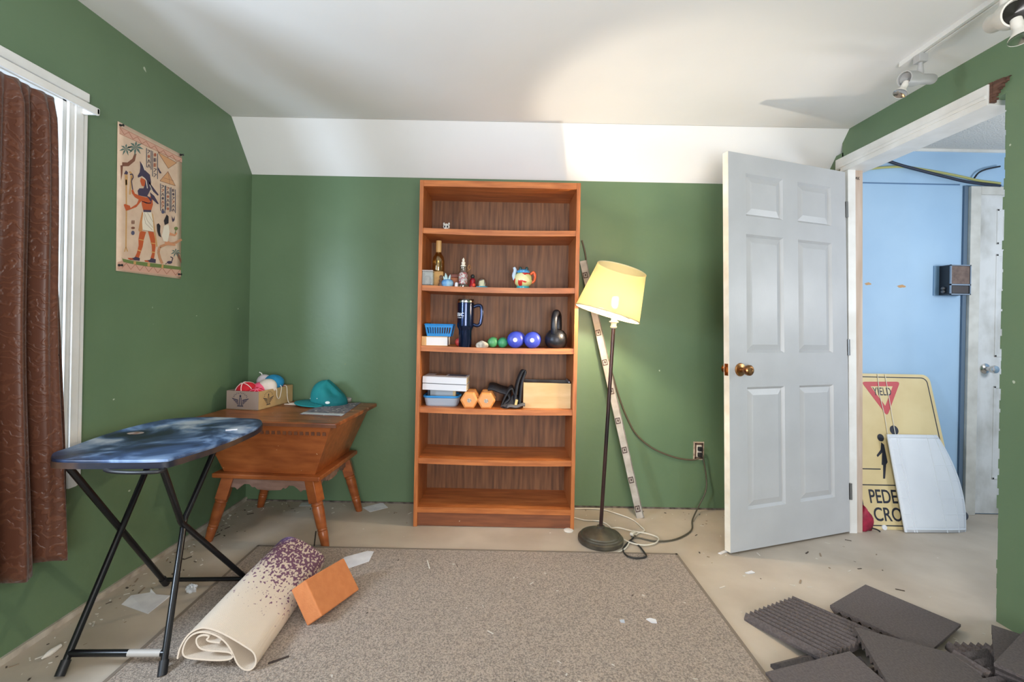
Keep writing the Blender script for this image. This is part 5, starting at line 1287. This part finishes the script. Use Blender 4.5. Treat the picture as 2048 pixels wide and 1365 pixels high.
MB().box(-hx+.012,hx-.012,-.079,-.074,-hz+.010,-.038).build('front_panel', plain('dark_grille',(62,56,58),.5), T, smooth=0)
for z in (-hz+.02,-hz+.04): MB().ball((-hx-.006,-.04,z),.010,.012,.010,n=12,m=8).build('knob', plain('grey_knob',(96,100,108),.4), T)
# cables under the hall ceiling
def hp(u,v,off=.012): return atD(u,v,HY-off)
tag(MB().tube(smoothpath([hp(1700,342),hp(1729,339),hp(1770,335),hp(1810,334),hp(1850,340),hp(1890,347),hp(1925,354),hp(1960,362),hp(2000,367)],5),.0075,8).build('hall_cable', plain('yellow_green_cable',(178,178,112),.5), origin='auto', smooth=60), 'yellow-green cable strung along the top of the blue wall', 'cable')
tag(MB().tube(smoothpath([hp(1745,312,.03),hp(1770,320,.03),hp(1800,330,.028),hp(1822,336,.028),hp(1860,346,.028),hp(1900,356,.028),hp(1940,365,.028),hp(2000,372,.028)],5),.009,8).build('hall_cable', plain('navy_cable',(34,44,66),.5), origin='auto', smooth=60), 'thick dark navy cable sloping below the yellow-green one', 'cable')
tag(MB().tube(smoothpath([hp(1949,356,.02),hp(1957,346,.02),hp(1972,339,.02),hp(2000,333,.02)],5),.005,8).build('hall_cable', plain('black_hall_cable',(30,36,46),.5), origin='auto', smooth=60), 'thin black cable arching up from the yellow-green one', 'cable')
for i,(u,v,w2,h2) in enumerate(((1803,573,.026,.009),(1736,568,.02,.008))):
    c = atD(u,v,HY-.0008); b = MB(); b.poly([(c.x+w2*math.cos(2*PI*k/14)*(1+.2*math.sin(3*k)), c.y, c.z+h2*math.sin(2*PI*k/14)*(1+.25*math.cos(2*k))) for k in range(14)])
    wo = [o for o in bpy.data.objects if o.name == 'wall_hall'][0]
    b.build('bare_patch', plain('bare_plaster',(198,160,118),.8), wo, world=True, smooth=0)

# ---------------------------------------------------------------- acoustic foam tiles
def foam_mesh(name, kind, S=.305, base=.010, ridge=.018, n=12, bend=0.0):
    b = MB()
    if kind == 'wedge':
        prof = [(0,0),(S,0),(S,base)]
        st = S/n
        for i in range(n-1,-1,-1): prof += [(i*st+st*.5, base+ridge)] + ([(i*st, base)] )
        # extrude along y in slices, so the tile may sag
        k = 8; N_ = len(prof); vs = []
        for j in range(k+1):
            y = S*j/k; dz = bend*math.sin(PI*j/k)
            vs += [(x, y, z+dz) for x, z in prof]
        fs = [tuple(range(N_)), tuple(range(k*N_+N_-1, k*N_-1, -1))]
        for j in range(k):
            for i in range(N_): fs.append((j*N_+i, (j+1)*N_+i, (j+1)*N_+(i+1)%N_, j*N_+(i+1)%N_))
        b.add(vs, fs)
    else:
        b.box(0,S,0,S,0,base); g = 3; c = S/g
        for i in range(g):
            for j in range(g):
                x0, y0 = i*c, j*c; m_ = 3; s_ = c/m_
                for t in range(m_):
                    if (i+j) % 2: b.add([(x0+t*s_,y0,base-.001),(x0+(t+1)*s_,y0,base-.001),(x0+(t+.5)*s_,y0,base+ridge),(x0+t*s_,y0+c,base-.001),(x0+(t+1)*s_,y0+c,base-.001),(x0+(t+.5)*s_,y0+c,base+ridge)],[(0,1,2),(5,4,3),(0,2,5,3),(2,1,4,5),(1,0,3,4)])
                    else: b.add([(x0,y0+t*s_,base-.001),(x0,y0+(t+1)*s_,base-.001),(x0,y0+(t+.5)*s_,base+ridge),(x0+c,y0+t*s_,base-.001),(x0+c,y0+(t+1)*s_,base-.001),(x0+c,y0+(t+.5)*s_,base+ridge)],[(2,1,0),(3,4,5),(3,5,2,0),(5,4,1,2),(4,3,0,1)])
    return b
def foam(label, kind, pxz, flip, n=12, bend=0.0, S=.305):
    # pxz: three corners (u, v, z): origin, +x corner, +y corner of the face that shows
    p0, p1, p2_ = [fl(u, v, z) for u, v, z in pxz]
    Mf = frame(p0, p1, p2_)
    b = foam_mesh('foam_tile', kind, S, n=n, bend=bend)
    if flip: Mf = Mf @ Matrix.Translation((0,S,0)) @ Matrix.Rotation(PI, 4, 'X')      # flat back is up
    else: Mf = Mf @ Matrix.Translation((0,0,-.028))
    o = b.build('foam_tile', FOAM, smooth=0)
    o.matrix_basis = Mf
    tag(o, label, 'foam tile', 'charcoal acoustic foam tiles on the floor')
    return o
# origin at left corner, x along the sawtooth edge, y along the ridges
foam('charcoal wedge foam tile ridges up, propped on another tile by the rug', 'wedge', [(1652,1312,.060),(1712,1284,.060),(1490,1250,.032)], False)
foam('charcoal foam tile flat side up, lying clear on the bare floor', 'wedge', [(1660,1211,.029),(1832,1293,.029),(1755,1181,.029)], True, 9)
foam('charcoal wedge foam tile mostly hidden under the propped one', 'wedge', [(1541,1318,.0285),(1580,1350,.0285),(1590,1285,.0285)], False, 6)
foam('charcoal foam tile flat side up overlapping the rug corner', 'wedge', [(1700,1303,.082),(1527,1346,.040),(1790,1372,.075)], True, 6)
foam('charcoal foam tile flat side up with toothed edge, in the middle of the heap', 'wedge', [(1708,1254,.085),(1790,1390,.085),(1945,1362,.062)], True, 9)
foam('charcoal foam tile with crossed wedge blocks facing up by the wall end', 'block', [(1868,1306,.062),(1957,1362,.062),(1985,1268,.062)], False)
o = foam_mesh('foam_tile', 'wedge').build('foam_tile', FOAM, smooth=0); o.matrix_basis = Matrix.Translation((1.565,1.345,.001)) @ Matrix.Rotation(-.03,4,'Z')
tag(o, 'charcoal wedge foam tile flat on the floor under the crossed-block one', 'foam tile', 'charcoal acoustic foam tiles on the floor')
foam('charcoal foam tile flat side up pushed against the green wall end', 'wedge', [(1983,1250,.085),(1991,1345,.080),(2100,1275,.085)], True, 9)
foam('charcoal foam tile flat side up on top of the heap against the wall', 'wedge', [(2052,1258,.125),(1945,1372,.105),(2160,1370,.120)], True, 9)

# ---------------------------------------------------------------- paper scraps and debris on the floor
def scrap(label, pxs, z=.0008, thick=.0012, mm=PAPER, cat='paper', name='paper_scrap', curl=.0):
    q = [fl(u,v,z) for u,v in pxs]; n = len(q); b = MB()
    b.add([p for p in q]+[p+Vector((0,0,thick+ (curl if i%2 else 0))) for i,p in enumerate(q)], [tuple(range(n-1,-1,-1)), tuple(range(n,2*n))]+[(i,(i+1)%n,n+(i+1)%n,n+i) for i in range(n)])
    o = b.build(name, mm, origin='auto', smooth=0)
    # keep polygons facing up whatever the order
    return tag(o, label, cat)
scrap('white sheet of paper on the floor under the ironing board', [(243,1210),(262,1194),(300,1186),(302,1181),(312,1190),(340,1194),(296,1229)], curl=.004)
scrap('grey-white paper slip on the rug behind the orange block', [(675,1125),(690,1115),(735,1103),(748,1104),(738,1124),(700,1137),(690,1140)], z=RT+.001)
scrap('white paper slip on the floor by the back wall left of the bookcase', [(725,1016),(765,1006),(776,1016),(740,1025)])
scrap('grey paper slip on the floor under the wooden table', [(598,1013),(604,1006),(650,1005),(645,1013)], mm=plain('grey_paper',(196,198,196),.7))
o = MB().ball(fl(384,1178,.014), .020,.014,.016,n=14,m=10,fn=lambda u,v:1+.3*math.sin(17*u+9*v)).build('foil_wad', plain('pale_blue_foil',(206,210,216),.4,metal=.2), origin='auto', smooth=0)
tag(o, 'crumpled pale blue foil wad near the far ironing board foot', 'wad')
a, c = fl(84,1318,.008), fl(121,1292,.008)
tag(MB().tube([a,a.lerp(c,.3),a.lerp(c,.5),c],[.003,.009,.010,.006],8).build('tissue_twist', plain('white_tissue',(216,212,204),.8), origin='auto', smooth=60), 'twisted white tissue on the floor by the left wall', 'tissue')
scrap('white plastic scrap lying on the rug before the bookcase', [(1292,1240),(1300,1238),(1312,1241),(1314,1248),(1303,1247)], z=RT+.001, thick=.003)
scrap('small white plastic scrap on the rug with a blue tint', [(1239,1241),(1248,1240),(1250,1247),(1241,1246)], z=RT+.001, mm=plain('bluish_plastic',(186,196,212),.5))
scrap('small white chip on the bare floor before the open door', [(1490,1147),(1503,1143),(1510,1147),(1497,1149)], thick=.003)
scrap('white paper curl at the open door foot', [(1436,1108),(1448,1103),(1455,1102),(1455,1105),(1442,1110)], thick=.004)
a = [fl(855,1122,RT+.003),fl(857,1130,RT+.003),fl(859,1137,RT+.003)]
tag(MB().tube(a,.0028,6).build('lint_thread', plain('white_lint',(226,220,208),.8), origin='auto'), 'short white thread lying on the rug', 'thread')
a = [fl(536,1328,RT+.003),fl(556,1321,RT+.003),fl(578,1313,RT+.003)]
tag(MB().tube(a,.0028,6).build('twig', plain('dark_twig',(56,44,40),.8), origin='auto'), 'thin dark twig on the rug beside the rolled mat', 'twig')
a = [fl(487,1157,RT+.004) for _ in (0,)]
b = MB(); a, c = fl(632,1063,.0004), fl(628,1096,.0004)
b.box(-.003,.003,0,(c-a).length,0,.0006,0,Matrix.Translation(c)@Matrix.Rotation(math.atan2((a-c).y,(a-c).x)-PI/2,4,'Z'))
fo = [o for o in bpy.data.objects if o.name == 'floor'][0]
b.build('floor_crack', plain('dark_crack',(50,46,42),.9), fo, world=True, smooth=0)
rd = random.Random(5); b = MB()
for i in range(420):
    t = rd.random()
    if t < .35: x = XL+.03+abs(rd.gauss(0,.10)); y = rd.uniform(1.2,2.85); z = .0005
    elif t < .6: x = rd.uniform(-1.5,1.85); y = YB-.02-abs(rd.gauss(0,.10)); z = .0005
    elif t < .8: x = rd.uniform(.9,1.9); y = rd.uniform(1.6,2.8); z = .0005
    else: x = rd.uniform(-1.15,.8); y = rd.uniform(1.2,2.25); z = RT+.0005
    if BX0-.02 < x < BX1+.02 and y > BY-.02: continue
    s = rd.uniform(.0015,.006); l = s*rd.choice((1,1,1,3)); Mz = Matrix.Translation((x,y,z))@Matrix.Rotation(rd.uniform(0,6),4,'Z')
    b.box(-l,l,-s*.5,s*.5,0,s*.4,rd.choice((0,0,1,2)),Mz)
tag(b.build('floor_debris', [plain('pale_crumb',(210,204,194),.9),plain('dark_crumb',(74,64,56),.9),plain('tan_crumb',(150,132,112),.9)], smooth=0), 'scattered tiny crumbs and flakes on floor and rug', 'debris', kind='stuff')
